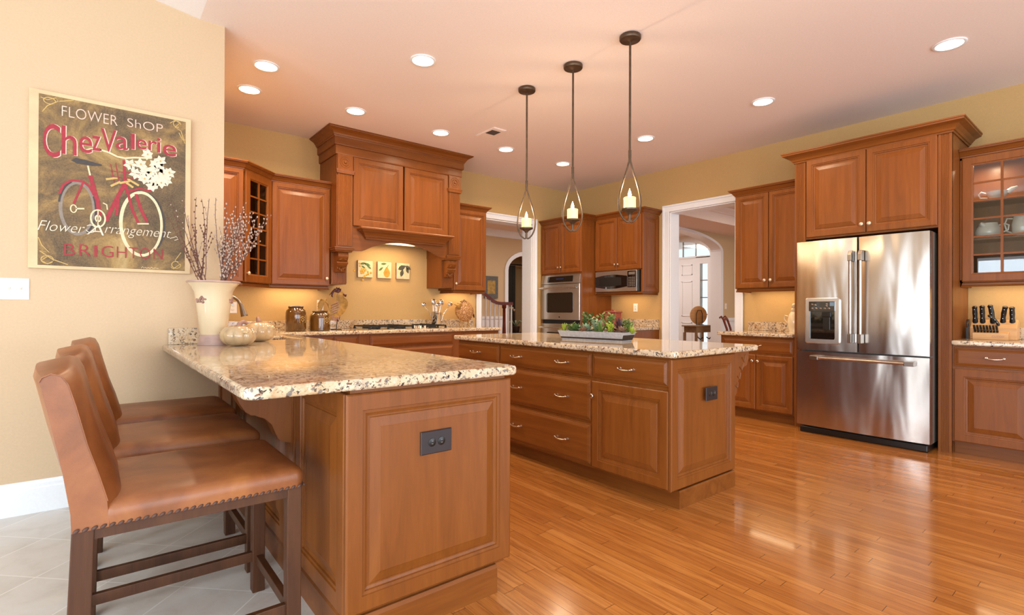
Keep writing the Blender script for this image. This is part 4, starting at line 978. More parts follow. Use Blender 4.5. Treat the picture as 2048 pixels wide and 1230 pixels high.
for s in ((-.02, .125), (.0, .12), (.025, .128), (-.045, .135)): q.tube([(s[0], 0, s[1] + .02), (s[0] - .008, 0, s[1] - .012), (s[0] + .004, 0, s[1] - .035)], [.008, .007, .002], 6)
q.build('wing_feathers', M['emblem'], b_)
q = MB()
for i, (x, z) in enumerate(((.055, .435), (.035, .445), (.012, .445), (-.012, .43), (-.03, .41))): q.tube([(.02, 0, .42), ((x + .02) / 2, 0, (z + .42) / 2 + .008), (x - .012, 0, z + .02), (x - .02 - .008 * i, 0, z + .018 - .012 * i)], [.012, .011, .008, .003], 8)
q.tube([(-.03, 0, .43), (-.052, 0, .40), (-.055, 0, .37), (-.045, 0, .36)], [.008, .010, .008, .004], 8)
q.tube([(.070, 0, .398), (.088, 0, .384), (.106, 0, .388), (.10, 0, .372), (.088, 0, .37)], [.008, .011, .010, .008, .004], 8); q.build('comb', M['burgundy'], T)
q = MB(); q.tube([(0, .003, .14), (.008, .003, .10), (-.004, .003, 0)], .005, 8); q.tube([(.035, .003, .15), (.03, .003, .12), (.002, .003, .08)], .004, 8); q.lathe([(.06, 0), (.058, .006), (.01, .008)], (-.004, .003, 0), 20); q.build('stake', M['iron'], T)

T = thing('gas_cooktop', 'gas cooktop with black cast iron grates and chrome knobs', 'cooktop', (2.82, 5.57, .9145))
q = MB(); q.box(-.50, .50, -.255, .235, 0, .006); q.build('tray', M['steel'], T, bevel=.003)
for gx in (-.37, -.06, .38):
    w_ = .11 if gx else .11
    q = MB()
    for x in (gx - w_, gx + w_): q.box(x - .006, x + .006, -.22, .21, .030, .045)
    for y in (-.22, -.06, .05, .20): q.box(gx - w_, gx + w_, y - .006, y + .006, .030, .045)
    q.box(gx - .006, gx + .006, -.22, .21, .032, .05)
    for x in (gx - w_, gx, gx + w_):
        for y in (-.22, .20): q.prism([(x - .014, .006), (x + .014, .006), (x + .006, .04), (x - .006, .04)], y - .006, y + .006, 'xz')
    q.build('grate', M['iron'], T)
    for y in (-.12, .12): MB().lathe([(.05, .006), (.05, .016), (.036, .018), (.034, .026), (.01, .028)], (gx, y, 0), 20).build('burner', M['iron'], T)
for i in range(5): MB().lathe([(.024, .006), (.022, .012), (.018, .016), (.017, .034), (.014, .038)], (.12 + (i % 3) * .06 + (.03 if i > 2 else 0), -.16 if i < 3 else -.07, 0), 16).build('control_knob', M['chrome'], T)

T = thing('utensil_crock', 'shiny chrome utensil crock at the right rear of cooktop', 'crock', (3.40, 5.72, .9145))
MB().lathe([(.062, 0), (.064, .006), (.064, .185), (.067, .192), (.061, .192), (.059, .01), (.01, .008)], n=32).build('pot', M['chrome'], T)
for i, (dx_, dz, a, kind) in enumerate(((-.19, .265, 10, 'ladle'), (-.055, .30, 0, 'round spoon'), (.05, .295, 0, 'slotted spoon'), (.18, .275, -10, 'curved ladle'), (-.01, .265, 0, 'short spoon'))):
    U = thing('serving_utensil', 'shiny metal %s standing in the chrome crock%s' % (kind, (' at far left', ' left of centre', ' right of centre', ' at far right', ' in the middle')[i]), 'utensil', (3.40 + dx_ * .15, 5.72 - .01 * i, .925), 0, 'cooking utensils in the crock')
    q = MB(); q.tube([(0, 0, .003), (dx_ * .35, -.005, .17), (dx_ * .7, -.01, dz - .03), (dx_ * .85, -.012, dz)], .0045, 8); q.build('handle', M['chrome'], U)
    q = MB(); q.ell((dx_ * .85, -.014, dz + .012), (.036, .016, .040 if i in (1, 2) else .026), 16, 10); q.build('bowl', M['chrome'], U)

T = thing('guinea_fowl_figure', 'speckled round guinea fowl figure with curled head at counter end', 'figurine', (3.79, 5.66, .9145))
q = MB()
def gf(p, a, t): return (p.x * (1 + .12 * math.sin(t)), p.y, p.z + .10 * max(0, p.x) * -1)
q.ell((0.0, 0, .205), (.135, .09, .135), 28, 18, True, gf); q.tube([(.0, 0, .30), (-.03, 0, .33), (-.045, 0, .315)], [.05, .04, .03], 12)
b_ = q.build('body', M['speck'] if 'speck' in M else M['gold'], T)
M['speck'] = NT('speckled_clay'); v_ = M['speck'].vor(M['speck'].coord(), 75).outputs['Distance']; M['speck'].base(M['speck'].ramp(v_, [(.22, 'e6bd84'), (.44, '96663a')])); M['speck'].set(rough=.6); M['speck'].bump(v_, -.5, .004); M['speck'] = M['speck'].m
b_.data.materials[0] = M['speck']
q = MB(); q.tube([(-.085, -.03, .24), (-.115, -.045, .255), (-.13, -.05, .28), (-.125, -.05, .30), (-.105, -.05, .305), (-.09, -.048, .29), (-.10, -.048, .275)], [.020, .022, .021, .020, .019, .018, .014], 10)
q.tube([(-.115, -.05, .285), (-.16, -.055, .287), (-.20, -.055, .295)], [.02, .012, .004], 8); q.build('curled_head', M['gold'], T)
q = MB()
for x in (-.045, .055):
    q.tube([(x, 0, .10), (x, -.005, .05), (x, -.008, .003)], [.022, .008, .006], 8); q.tube([(x, -.008, .007), (x - .03, -.012, .007)], .005, 6)
q.build('legs', M['gold'], T)
MB().prism([(.125, .20), (.15, .16), (.155, .12), (.14, .16)], -.012, .012, 'xz').build('tail', M['iron'], T)

# fruit tiles on the cooktop wall
M['plaque'] = plain('plaque_cream', 'd8c49c', .7, 0, .12, 20)
def ftile(label, x0, x1):
    T = thing('fruit_tile', label, 'wall plaque', ((x0 + x1) / 2, 5.90, 1.52), 0, 'botanical plaques over the cooktop'); h = (x1 - x0) / 2
    MB().box(-h, h, -.028, 0, 0, .205).build('block', M['emblem'], T, bevel=.004); MB().box(-h + .004, h - .002, -.0295, -.027, .004, .202).build('painted_face', M['plaque'], T); return T
def leaf(q, x, z, l, a, w_=.35, y=-.0302):
    c_, s_ = math.cos(R(a)), math.sin(R(a)); P = []
    for u, v in ((0, 0), (.25, w_ * .8), (.55, w_), (.85, w_ * .4), (1, 0), (.85, -w_ * .4), (.55, -w_), (.25, -w_ * .8)): P.append((x + l * (u * c_ - v * .5 * s_), z + l * (u * s_ + v * .5 * c_)))
    q.prism(P, y - .0012, y, 'xz')
T = ftile('painted plaque of yellow grapes, left of three fruit plaques', 2.416, 2.604)
q = MB(); rn = random.Random(2)
for i in range(22): q.ell((rn.gauss(-.012, .035), -.031, .085 + rn.gauss(0, .036)), (.013, .003, .013), 10, 6)
q.build('painted_grapes', M['tan'] if 0 else plain('grape_paint', 'c99a30', .6, 0, .3, 60), T)
q = MB()
for x, z, l, a in ((-.07, .16, .08, 10), (-.02, .17, .09, -15), (.02, .15, .07, -40), (-.05, .14, .06, -30)): leaf(q, x, z, l, a)
q.build('painted_leaves', M['g3'], T)
T = ftile('painted plaque of a golden pear, middle of three fruit plaques', 2.663, 2.848)
q = MB(); q.prism([(.030 + .043 * math.cos(a) * (1 - .42 * max(0, math.sin(a))), .072 + .058 * math.sin(a) + .014 * max(0, math.sin(a)) ** 3) for a in [2 * PI * i / 28 for i in range(28)]], -.0312, -.0295, 'xz'); q.build('painted_pear', plain('pear_paint', 'c08a2e', .6, 0, .25, 30), T)
q = MB(); leaf(q, -.075, .09, .075, 40); leaf(q, -.05, .175, .08, 5); leaf(q, .03, .13, .05, 60, .15); q.build('painted_leaves', M['g3'], T)
T = ftile('painted plaque of dark leaves, right of three fruit plaques', 2.914, 3.097)
q = MB()
for x, z, l, a in ((-.07, .12, .12, 25), (-.03, .03, .10, 75), (.03, .17, .09, -30), (.045, .15, .08, -70)): leaf(q, x, z, l, a, .5)
q.build('painted_leaves', plain('dark_leaf_paint', '4b4a3c', .7, 0, .3, 40), T)

# things inside the corner glass cabinet
T = tag(MB().lathe([(.03, 0), (.085, .015), (.098, .06), (.085, .12), (.055, .165), (.03, .19), (.008, .198)], (1.135, 5.475, 2.0985), 28).build('pear_ornament', M['ceramic']), 'cream pear-shaped ornament on upper shelf of the corner glass cabinet', 'ornament')
for i in range(7): tag(MB().lathe([(.05, 0), (.09, .004), (.115, .012), (.118, .014), (.09, .008), (.01, .006)], (1.14, 5.49, 1.409 + .011 * i), 28).build('dinner_plate', M['ceramic']), 'pale plate in the low stack inside the corner glass cabinet', 'plate', 'plates stacked in the corner cabinet')

# ================================================================ island planter with succulents
T = thing('planter_tray', 'long galvanised tray of succulents on the island', 'planter', (2.985, 2.655, .9145), R(9.5))
def tr(hx, hy, z): return [(-hx, -hy, z), (hx, -hy, z), (hx, hy, z), (-hx, hy, z)]
q = MB(); q.loft([tr(.07, .265, 0), tr(.096, .290, .068), tr(.098, .292, .070), tr(.094, .288, .069), tr(.07, .263, .006)], True, True); q.build('tray', M['zinc'], T)
q = MB(); q.loft([tr(.075, .27, .01), tr(.088, .285, .055)]); q.build('potting_soil', M['soil'], T)
def succulent(label, y, x, kind, m, s=1, lean=0):
    c9, s9 = math.cos(R(9.5)), math.sin(R(9.5))
    T = thing('succulent', label, 'plant', (2.985 + x * c9 - y * s9, 2.655 + x * s9 + y * c9, .966), 0, 'succulents planted in the tray'); q = MB(); rn = random.Random(int(abs(y) * 1000) + len(label))
    def blade(p, d, l, w_, up):
        d = Vector(d).normalized(); sd = d.cross(Vector((0, 0, 1))); sd = sd.normalized() if sd.length > .1 else Vector((1, 0, 0)); nrm = sd.cross(d)
        L = []
        for t, ww in ((0, .5), (.3, .95), (.6, 1), (.85, .6), (1, .08)):
            c = Vector(p) + d * l * t + Vector((0, 0, up * l * t * t)); L.append([tuple(c + sd * w_ * ww), tuple(c + nrm * w_ * ww * .35), tuple(c - sd * w_ * ww), tuple(c - nrm * w_ * ww * .35)])
        q.loft(L, True, True, True, True)
    if kind == 'rosette':
        for ring, (el, l, n) in enumerate(((8, .055, 9), (30, .050, 8), (55, .040, 6), (78, .028, 4))):
            for k in range(n): a = 2 * PI * k / n + ring * .4; blade((0, 0, .012 + .006 * ring), (math.cos(a) * math.cos(R(el)), math.sin(a) * math.cos(R(el)), math.sin(R(el))), l * s, .011 * s, .2)
    elif kind == 'spiky':
        for k in range(26): a, el = rn.uniform(0, 6.28), rn.uniform(15, 85); blade((0, 0, .005), (math.cos(a) * math.cos(R(el)), math.sin(a) * math.cos(R(el)), math.sin(R(el))), .085 * s * rn.uniform(.7, 1), .006 * s, .1)
    else:   # stems with small leaves
        for k in range(7):
            a = rn.uniform(0, 6.28); e = Vector((math.cos(a) * .03 + lean * .05, math.sin(a) * .035, rn.uniform(.6, 1) * .10)) * s; q.tube([(0, 0, 0), tuple(e * .5), tuple(e)], .002, 5)
            for j in range(9):
                c = e * (.25 + .75 * j / 8); b = rn.uniform(0, 6.28); blade(c, (math.cos(b), math.sin(b), .5), .024 * s, .007 * s, .1)
    q.build('leaves', M[m], T); return T
for args in (('low yellow-green succulent at the far left end of the tray', .285, -.02, 'spiky', 'g4', .8), ('bright green succulent second from the left in the tray', .235, .0, 'stem', 'g1', .8), ('dark green rosette succulent left of the blue-green pair', .165, -.03, 'rosette', 'g3', 1.3),
             ('tall dark trailing stem rising at left of the tray', .125, .04, 'stem', 'g3', 1.6, 1), ('blue-green rosette, left one of the pale pair', .075, -.02, 'rosette', 'g2', 1.35), ('blue-green rosette, right one of the pale pair', -.01, .0, 'stem', 'g2', 1.2), ('low brownish rosette below the pale pair', .06, -.075, 'rosette', 'brownl', .8),
             ('feathery green succulent near the middle of the tray', -.065, -.03, 'spiky', 'g1', 1), ('upright green fern-like stem behind the middle of tray', -.085, .05, 'stem', 'g1', 1.5), ('lime green succulent spilling over the front edge', -.165, -.06, 'stem', 'g4', .9),
             ('small pale pink leafed succulent beside the purple one', -.17, .03, 'rosette', 'pinkl', .9), ('tall dark purple upright succulent right of centre', -.205, .02, 'spiky', 'purple', 1.45), ('low brown rosette at the right front of the tray', -.245, -.045, 'rosette', 'brownl', 1.0), ('bright green succulent right of the purple one', -.25, .03, 'stem', 'g1', 1.1), ('lime green sprig at the far right end', -.295, .03, 'spiky', 'g4', .7)):
    succulent(*args)

# ================================================================ oven corner counter
T = thing('red_canister', 'square red ceramic canister with lid beside the oven tower', 'canister', (5.76, 4.80, .9145), R(8))
def sq(a, z): return [(-a, -a, z), (a, -a, z), (a, a, z), (-a, a, z)]
q = MB(); q.loft([sq(.074, 0), sq(.082, .02), sq(.088, .19)]); q.build('pot', M['red'], T, bevel=.01)
q = MB(); q.loft([sq(.096, .191), sq(.098, .20), sq(.094, .214), sq(.035, .222)]); q.lathe([(.012, .222), (.018, .235), (.012, .246)], n=14); q.build('lid', M['red'], T, bevel=.005)
tag(MB().lathe([(.04, 0), (.055, .02), (.05, .07), (.03, .085), (.028, .09)], (5.66, 4.93, .9145), 20).build('small_brown_pot', M['emblem']), 'small brown pot between red canister and the oven tower', 'pot')
T = thing('ceramic_jar', 'cream figural jar against the wall beside the refrigerator', 'jar', (5.82, 2.37, .9145))
MB().lathe([(.05, 0), (.045, .01), (.06, .06), (.066, .12), (.05, .19), (.03, .22), (.035, .235), (.028, .255), (.01, .262)], n=24).build('body', M['cream'], T)
q = MB(); q.ell((-.0, .0, .28), (.025, .025, .03), 12, 8); q.tube([(0, .06, .17), (0, .095, .18), (0, .10, .14), (0, .07, .10)], .007, 8); q.build('topper', M['cream'], T)

# ================================================================ knife block
T = onB('knife_block', 'wooden knife block full of black handled knives', 'knife block', 5.70, .955)
q = MB(); q.prism([(.06, .9145), (.23, .9145), (.23, 1.06), (.15, 1.08), (.06, 1.01)], .02, .305, 'yz'); q.build('block', M['bamboo'], T, bevel=.003)
q = MB(); q.prism([(0, .9145), (.062, .9145), (.062, .985), (0, .968)], .045, .262, 'yz'); f_ = q.build('steak_rack', M['bamboo'], T, bevel=.002)
q = MB(); text_mb(q, 'CUTCO', .165, .238, .936, .949, -.0004, .0006); q.build('lettering', M['emblem'], f_)
def knife(label, x, y, z, l, tilt, r=.012, bend=0):
    K = onB('kitchen_knife', label, 'knife', 5.70 + y, .955 - x, group='knives in the block'); K.location.z = z
    q = MB(); dy = -math.sin(R(tilt)); dz = math.cos(R(tilt))
    P = [(bend * t * t * .05, dy * l * t, dz * l * t) for t in (0, .12, .35, .6, .82, .95, 1)]
    q.tube(P, [r * k for k in (1.0, 1.15, .9, 1.05, .95, 1.1, .5)], 10); q.build('handle', M['black'], K)
    q = MB()
    for t in (.3, .55, .8): q.lathe([(.0022, 0), (.0022, .0006)], (bend * t * t * .05, dy * l * t - r * .98, dz * l * t), 8, 'y')
    q.build('rivets', M['nickel'], K)
    q = MB(); q.box(-.001, .001, -.010 + .004, .010 + .004, -.05, .006); q.build('blade', M['steel'], K)
bigs = ((.045, .12, 'leftmost large handle in the block', .130, 0), (.092, .12, 'second large handle from the left', .135, 0), (.155, .12, 'middle large handle of the five', .140, -.3), (.215, .13, 'large handle right of the middle', .130, .4), (.272, .13, 'rightmost large handle in the block', .125, 0))
for x, y, lb, l, b_ in bigs: knife('black knife, ' + lb, x, y, 1.045, l * 1.15, 12, .0165, b_)
knife('small black paring knife leaning left between two large handles', .192, .09, 1.03, .09, 18, .010, -1.2)
for i in range(8): knife('black steak knife handle, number %s from left in the front rack' % ('one two three four five six seven eight'.split()[i]), .058 + .0195 * i, .03, .977, .075, 42, .0078)
T = onB('kitchen_shears', 'black handled shears at the left side of knife block', 'scissors', 5.70 + .10, .955 - .005); q = MB()
q.tube([(.0, -.03, 1.0), (-.006, -.03, 1.045), (-.004, -.03, 1.075), (.008, -.03, 1.08), (.01, -.03, 1.05), (0, -.03, 1.0)], .005, 8); q.build('handle', M['black'], T)
q = MB(); q.box(-.012, .004, -.034, -.028, .9146, 1.01); q.build('blade', M['black'], T)

# pitchers in the right glass cabinet
def pitcher(name, label, cat, loc, prof, spout, hd):
    T = thing(name, label, cat, loc); q = MB()
    rt_ = prof[-1]
    q.lathe(prof + [(rt_[0] - .004, rt_[1]), (prof[len(prof) // 2][0] - .006, prof[len(prof) // 2][1]), (.01, .006)], n=28); q.build('body', M['ceramic'], T)
    q = MB(); q.tube(hd, .0065, 10); q.build('handle', M['ceramic'], T)
    q = MB(); q.tube(spout, [.022, .018, .006], 10); q.build('spout', M['ceramic'], T); return T
pitcher('gravy_boat', 'white gravy boat on the top shelf of right glass cabinet', 'gravy boat', (5.80, .77, 2.0645), [(.035, 0), (.04, .008), (.062, .04), (.07, .075)], [(0, -.06, .06), (0, -.09, .085), (0, -.12, .098)], [(0, .066, .066), (0, .10, .085), (0, .118, .065), (0, .105, .035), (0, .06, .03)])
pitcher('cream_pitcher', 'squat white pitcher on middle shelf of right glass cabinet', 'pitcher', (5.80, .826, 1.7545), [(.055, 0), (.075, .015), (.088, .05), (.078, .09), (.06, .11), (.062, .128)], [(-.05, .02, .10), (-.07, .03, .12), (-.08, .034, .128)], [(0, -.062, .105), (0, -.10, .115), (0, -.125, .10), (0, -.12, .06), (0, -.085, .045)])
pitcher('tall_pitcher', 'taller white pitcher at the right edge of middle shelf', 'pitcher', (5.82, .625, 1.7545), [(.05, 0), (.06, .02), (.064, .10), (.055, .15), (.052, .17)], [(0, -.04, .14), (0, -.06, .165), (0, -.07, .172)], [(0, .05, .15), (0, .09, .155), (0, .105, .11), (0, .09, .05), (0, .06, .035)])
# ================================================================ pendants, recessed lights, vent
def make_pendant(label):
    T = thing('pendant_light', label, 'pendant light', group='candle pendants over the island')
    zc, zl, zb = 3.05, 2.215, 1.757
    MB().lathe([(.012, zc - .04), (.02, zc - .034), (.070, zc - .030), (.074, zc - .024), (.074, zc - .004), (.07, zc - .0005)], n=36).build('canopy', M['bronze'], T)
    q = MB(); q.tube([(0, 0, zc - .03), (0, 0, zl + .03)], .0080, 10); q.tube([(0, 0, zl + .04), (0, 0, zl - .012)], .0108, 10); q.build('stem', M['bronze'], T)
    c, s = math.cos(-YAW), math.sin(-YAW)
    q = MB()
    half = [(.003, zl), (.006, zl - .04), (.022, zl - .10), (.044, zl - .17), (.062, zl - .235), (.0735, zl - .295), (.0755, zl - .335), (.068, zl - .385), (.050, zl - .425), (.028, zl - .450), (.012, zl - .458), (.004, zl - .450), (.0025, zl - .43)]
    # smooth the half loop
    def cr(P, n=5):
        o = []
        for i in range(len(P) - 1):
            p0, p1, p2, p3 = P[max(i - 1, 0)], P[i], P[i + 1], P[min(i + 2, len(P) - 1)]
            for k in range(n):
                t = k / n; o.append(tuple(.5 * (2 * p1[j] + (p2[j] - p0[j]) * t + (2 * p0[j] - 5 * p1[j] + 4 * p2[j] - p3[j]) * t * t + (3 * p1[j] - p0[j] - 3 * p2[j] + p3[j]) * t ** 3) for j in (0, 1)))
        return o + [P[-1]]
    for sg in (-1, 1): q.tube([(sg * x * c, sg * x * s, z) for x, z in cr(half)], .0066, 8)
    q.build('teardrop_loop', M['bronze'], T)
    q = MB(); q.lathe([(.006, zb + .018), (.010, zb + .03), (.008, zb + .045), (.018, zb + .062), (.038, zb + .075), (.056, zb + .082), (.058, zb + .092), (.052, zb + .092), (.01, zb + .088)], n=30); q.build('candle_tray', M['bronze'], T)
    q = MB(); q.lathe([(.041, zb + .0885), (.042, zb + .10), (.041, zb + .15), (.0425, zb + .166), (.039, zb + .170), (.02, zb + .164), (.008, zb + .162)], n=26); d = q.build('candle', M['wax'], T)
    q = MB(); q.lathe([(.004, zb + .166), (.0105, zb + .178), (.0125, zb + .190), (.009, zb + .206), (.0035, zb + .222), (.0005, zb + .232)], n=16); q.build('flame_bulb', M['flame'], d)
    return T
PB = make_pendant('bronze teardrop candle pendant nearest the camera, hanging lowest in view at right of three')
dup(PB, (2.88, 2.804, 0), R(0), 'bronze teardrop candle pendant in the middle of the three')
dup(PB, (2.88, 3.354, 0), R(0), 'bronze teardrop candle pendant farthest from the camera, left of three')
PB['label'] = 'bronze teardrop candle pendant nearest the refrigerator, right one of three'
PB.location = (2.88, 2.255, 0)
for y in (2.255, 2.804, 3.354):
    l = bpy.data.lights.new('candle_bulb_light', 'POINT'); l.energy = 6.5; l.color = BULB; l.shadow_soft_size = .012
    o = bpy.data.objects.new('candle_bulb_light', l); COL.objects.link(o); o.location = (2.88, y, 1.757 + .246)
T = thing('recessed_light', 'x', 'ceiling light', group='recessed lights in the kitchen ceiling')
q = MB(); q.lathe([(.098, ZC - .0005), (.098, ZC - .006), (.092, ZC - .010), (.080, ZC - .008), (.078, ZC - .001)], n=36, cap=False); q.build('trim_ring', M['trim'], T)
MB().lathe([(.079, ZC - .003), (.0785, ZC - .002)], n=36).build('lamp_face', M['lamp'], T)
spots = [(1.035, 4.345, 'over the sink corner, nearer the camera'), (1.035, 4.905, 'over the sink corner, farther from the camera'), (1.94, 3.48, 'left of the pendants above the peninsula aisle'), (1.94, 4.785, 'in front of the left end of range hood'), (2.888, 4.785, 'in front of the right end of range hood'),
         (3.785, 4.785, 'just right of the ceiling vent'), (4.732, 4.785, 'behind the middle pendant, nearest the oven corner'), (4.73, 3.489, 'right of the nearest pendant, before dining doorway'), (4.716, 2.193, 'in front of the refrigerator'), (4.716, .877, 'nearest the right edge, before the glass cabinet')]
for i, (x, y, lb) in enumerate(spots):
    o = T if i == 0 else dup(T); o.location = (x, y, 0); o['label'] = 'recessed ceiling light ' + lb
    area('recessed_lamp', (x, y, ZC - .014), (0, 0, 0), .13, .13, 13, BULB, 'DISK', R(150))
T = thing('ceiling_vent', 'ceiling air vent with a dark square grille', 'vent', (3.306, 4.443, ZC))
q = MB(); q.box(-.082, .082, -.165, .165, -.006, -.0005); q.box(-.07, .07, -.155, .155, -.009, -.006); q.build('vent_plate', M['ceil'], T)
MB().box(-.056, .056, -.10, .022, -.0105, -.0088).build('grille', M['gap'], T); g_ = T.children[-1]
q = MB()
for i in range(7): q.box(-.056, .056, -.096 + .018 * i, -.089 + .018 * i, -.0115, -.0104)
q.build('louvers', M['pewter'], g_)

# ================================================================ hall beyond the back doorway
q = MB(); q.box(3.0, 7.42, 9.3, 9.5, 0, 3.05); q.box(8.55, 12, 9.3, 9.5, 0, 3.05)
ar = [(7.42, 2.05)] + [(7.985 - .565 * math.cos(PI * i / 14), 2.05 + .38 * math.sin(PI * i / 14)) for i in range(1, 14)] + [(8.55, 2.05), (8.55, 3.05), (7.42, 3.05)]
q.prism(ar, 9.3, 9.5, 'xz'); struct(q, 'wall_hall', M['beige'])
struct(MB().box(2.9, 3.0, 6.1, 9.5, 0, 3.05), 'wall_hall_left', M['beige'])
struct(MB().box(3.0, 12, 6.1, 9.5, 3.05, 3.15), 'ceiling_hall', M['ceil'])
q = MB()
pr = [(0, 2.80), (.02, 2.80), (.03, 2.83), (.03, 2.86), (.07, 2.93), (.12, 2.98), (.12, 3.01), (.15, 3.02), (.15, 3.049), (0, 3.049)]
q.sweep([(3.0, 9.3), (12, 9.3)], pr); struct(q, 'trim_3', M['trim'])
q = MB(); out = [(7.33, 0), (7.33, 2.05)] + [(7.985 - .655 * math.cos(PI * i / 16), 2.05 + .47 * math.sin(PI * i / 16)) for i in range(1, 16)] + [(8.64, 2.05), (8.64, 0)]
inn = [(7.425, 0), (7.425, 2.05)] + [(7.985 - .56 * math.cos(PI * i / 16), 2.05 + .374 * math.sin(PI * i / 16)) for i in range(1, 16)] + [(8.545, 2.05), (8.545, 0)]
q.loft([[(u, 9.275, v) for u, v in out], [(u, 9.275, v) for u, v in inn]], False, False, False); q.loft([[(u, 9.275, v) for u, v in out], [(u, 9.3, v) for u, v in out]], False, False, False); q.loft([[(u, 9.275, v) for u, v in inn], [(u, 9.5, v) for u, v in inn]], False, False, False)
struct(q, 'trim_4', M['trim'])
q = MB(); q.box(6.6, 11.4, 12.2, 12.3, 0, 2.9); q.box(6.5, 6.6, 9.5, 12.3, 0, 2.9); q.box(11.4, 11.5, 9.5, 12.3, 0, 2.9); q.box(6.5, 11.5, 9.5, 12.3, 2.8, 2.9); struct(q, 'wall_parlor', M['beige']); struct(MB().box(6.5, 11.5, 9.4, 12.3, -.05, 0), 'floor_parlor', M['oak'])
q = MB(); q.box(3.0, 7.33, 9.285, 9.3, 0, .95); q.box(3.0, 7.33, 9.27, 9.3, .93, .99); q.box(3.0, 7.33, 9.27, 9.3, .0, .14)
struct(q, 'wainscot_hall', M['trim'])
T = thing('framed_picture', 'small framed golden picture with dark slate mat in the hall', 'picture', (6.93, 9.3, 1.395))
MB().box(-.19, .19, -.03, 0, 0, .50).build('frame', plain('slate_frame', '5b5b56', .6, 0, .15, 20), T); MB().box(-.11, .11, -.033, -.029, .10, .40).build('picture', plain('gold_print', 'a8863c', .6, 0, .35, 14), T)
T = thing('stair_railing', 'white stair balusters with dark handrail beyond the back doorway', 'railing', (0, 7.9, 0))
q = MB(); pth = [(5.30, 1.62), (5.55, 1.53), (5.80, 1.40), (5.93, 1.315), (6.02, 1.275), (6.12, 1.262), (6.42, 1.262)]
for a, b in zip(pth, pth[1:]): q.prism([(a[0], a[1] - .03), (b[0], b[1] - .03), (b[0], b[1] + .03), (a[0], a[1] + .03)], -.03, .03, 'xz')
q.build('handrail', M['rail'], T)
def zr(x):
    for a, b in zip(pth, pth[1:]):
        if a[0] <= x <= b[0]: return a[1] + (b[1] - a[1]) * (x - a[0]) / (b[0] - a[0])
    return 1.26
for i in range(8):
    x = 5.46 + .105 * i
    if abs(x - 6.2) < .03: continue
    MB().lathe([(.022, 0), (.022, .3), (.017, .34), (.020, .6), (.016, zr(x) - .02)], (x, 0, 0), 10).build('baluster', M['trim'], T)
MB().lathe([(.05, 0), (.05, .3), (.035, .34), (.045, .5), (.03, .9), (.028, 1.16), (.045, 1.18), (.045, 1.25)], (6.22, 0, 0), 14).build('newel_post', M['rail'], T)
for x in (6.33, 6.40): MB().lathe([(.022, 0), (.022, .3), (.017, .34), (.020, .6), (.016, 1.24)], (x, 0, 0), 10).build('baluster', M['trim'], T)
T = thing('curtain', 'dark curtain on a rod seen through the hall arch', 'curtain', (10.42, 11.9, 0))
q = MB(); top = []
for i in range(25): x = -.9 + .28 * i / 24; top.append((x, .03 * math.sin(i * 1.4)))
q.loft([[(x, y, z) for x, y in top] + [(x, y + .01, z) for x, y in reversed(top)] for z in (.02, 2.46)], True, True, True, True); q.build('drape', M['cloth'], T)
MB().tube([(-1.0, 0, 2.49), (.9, 0, 2.49)], .016, 8).build('rod', M['iron'], T)
T = thing('orchid_plant', 'pale orchid plant on a dark stand through the hall arch', 'plant', (8.50, 10.3, -.27)); q = MB()
for a in range(7): q.tube([(0, 0, .98), (.12 * math.cos(a), .12 * math.sin(a), 1.12), (.26 * math.cos(a), .26 * math.sin(a), 1.06)], [.012, .022, .004], 6)
q.build('leaves', M['g2'], T); q = MB(); q.tube([(0, 0, .98), (-.06, 0, 1.35), (-.16, 0, 1.52)], .006, 6); q.build('stem', M['twig'], T); q = MB()
for x, z in ((-.16, 1.52), (-.11, 1.45), (-.18, 1.46), (-.06, 1.40), (-.13, 1.55)): q.ell((x, 0, z), (.035, .02, .03), 8, 6)
q.build('blossoms', M['cream'], T); MB().lathe([(.08, .82), (.11, .98), (.01, .96)], n=16).build('pot', M['lid'], T)
T = thing('plant_stand', 'dark little table under the orchid', 'table', (8.50, 10.3, 0)); MB().box(-.35, .35, -.2, .2, .51, .5495).build('tabletop', M['iron'], T)
for x in (-.32, .32):
    for y in (-.17, .17): MB().box(x - .02, x + .02, y - .02, y + .02, 0, .51).build('leg', M['iron'], T)
area('hall_fill', (6.2, 7.6, 2.95), (0, 0, 0), 1.2, 1.2, 50, (1, .86, .72)); area('parlor_fill', (8.9, 10.8, 2.7), (0, 0, 0), .8, .8, 16, (1, .9, .8))  # added fill lamps without fixtures, brightening hall and parlor

# ================================================================ dining room and front door beyond the right doorway
YW = 5.65
q = MB(); q.box(6.19, 7.11, YW, 5.86, 0, 2.75); q.box(10.25, 13.5, YW, 5.86, 0, 2.75)
XA, HA = 8.68, 1.57; zs, zh = 2.39, .31
arc_ = [(XA - HA * math.cos(PI * i / 24), zs + zh * math.sin(PI * i / 24)) for i in range(25)]
q.prism(arc_ + [(10.25, 2.75), (7.11, 2.75)], YW, 5.86, 'xz'); struct(q, 'wall_dining', M['beige'])
q = MB(); wc = .085
o_ = [(7.11 - wc, 0)] + [(XA - (HA + wc) * math.cos(PI * i / 24), zs + (zh + .05) * math.sin(PI * i / 24)) for i in range(25)] + [(10.25 + wc, 0)]
i_ = [(7.116, 0)] + [(XA - (HA - .006) * math.cos(PI * i / 24), zs + (zh - .006) * math.sin(PI * i / 24)) for i in range(25)] + [(10.244, 0)]
q.loft([[(u, YW - .02, v) for u, v in o_], [(u, YW - .02, v) for u, v in i_]], False, False, False); q.loft([[(u, YW - .02, v) for u, v in o_], [(u, YW, v) for u, v in o_]], False, False, False); q.loft([[(u, YW - .02, v) for u, v in i_], [(u, 5.865, v) for u, v in i_]], False, False, False)
struct(q, 'trim_5', M['trim'])
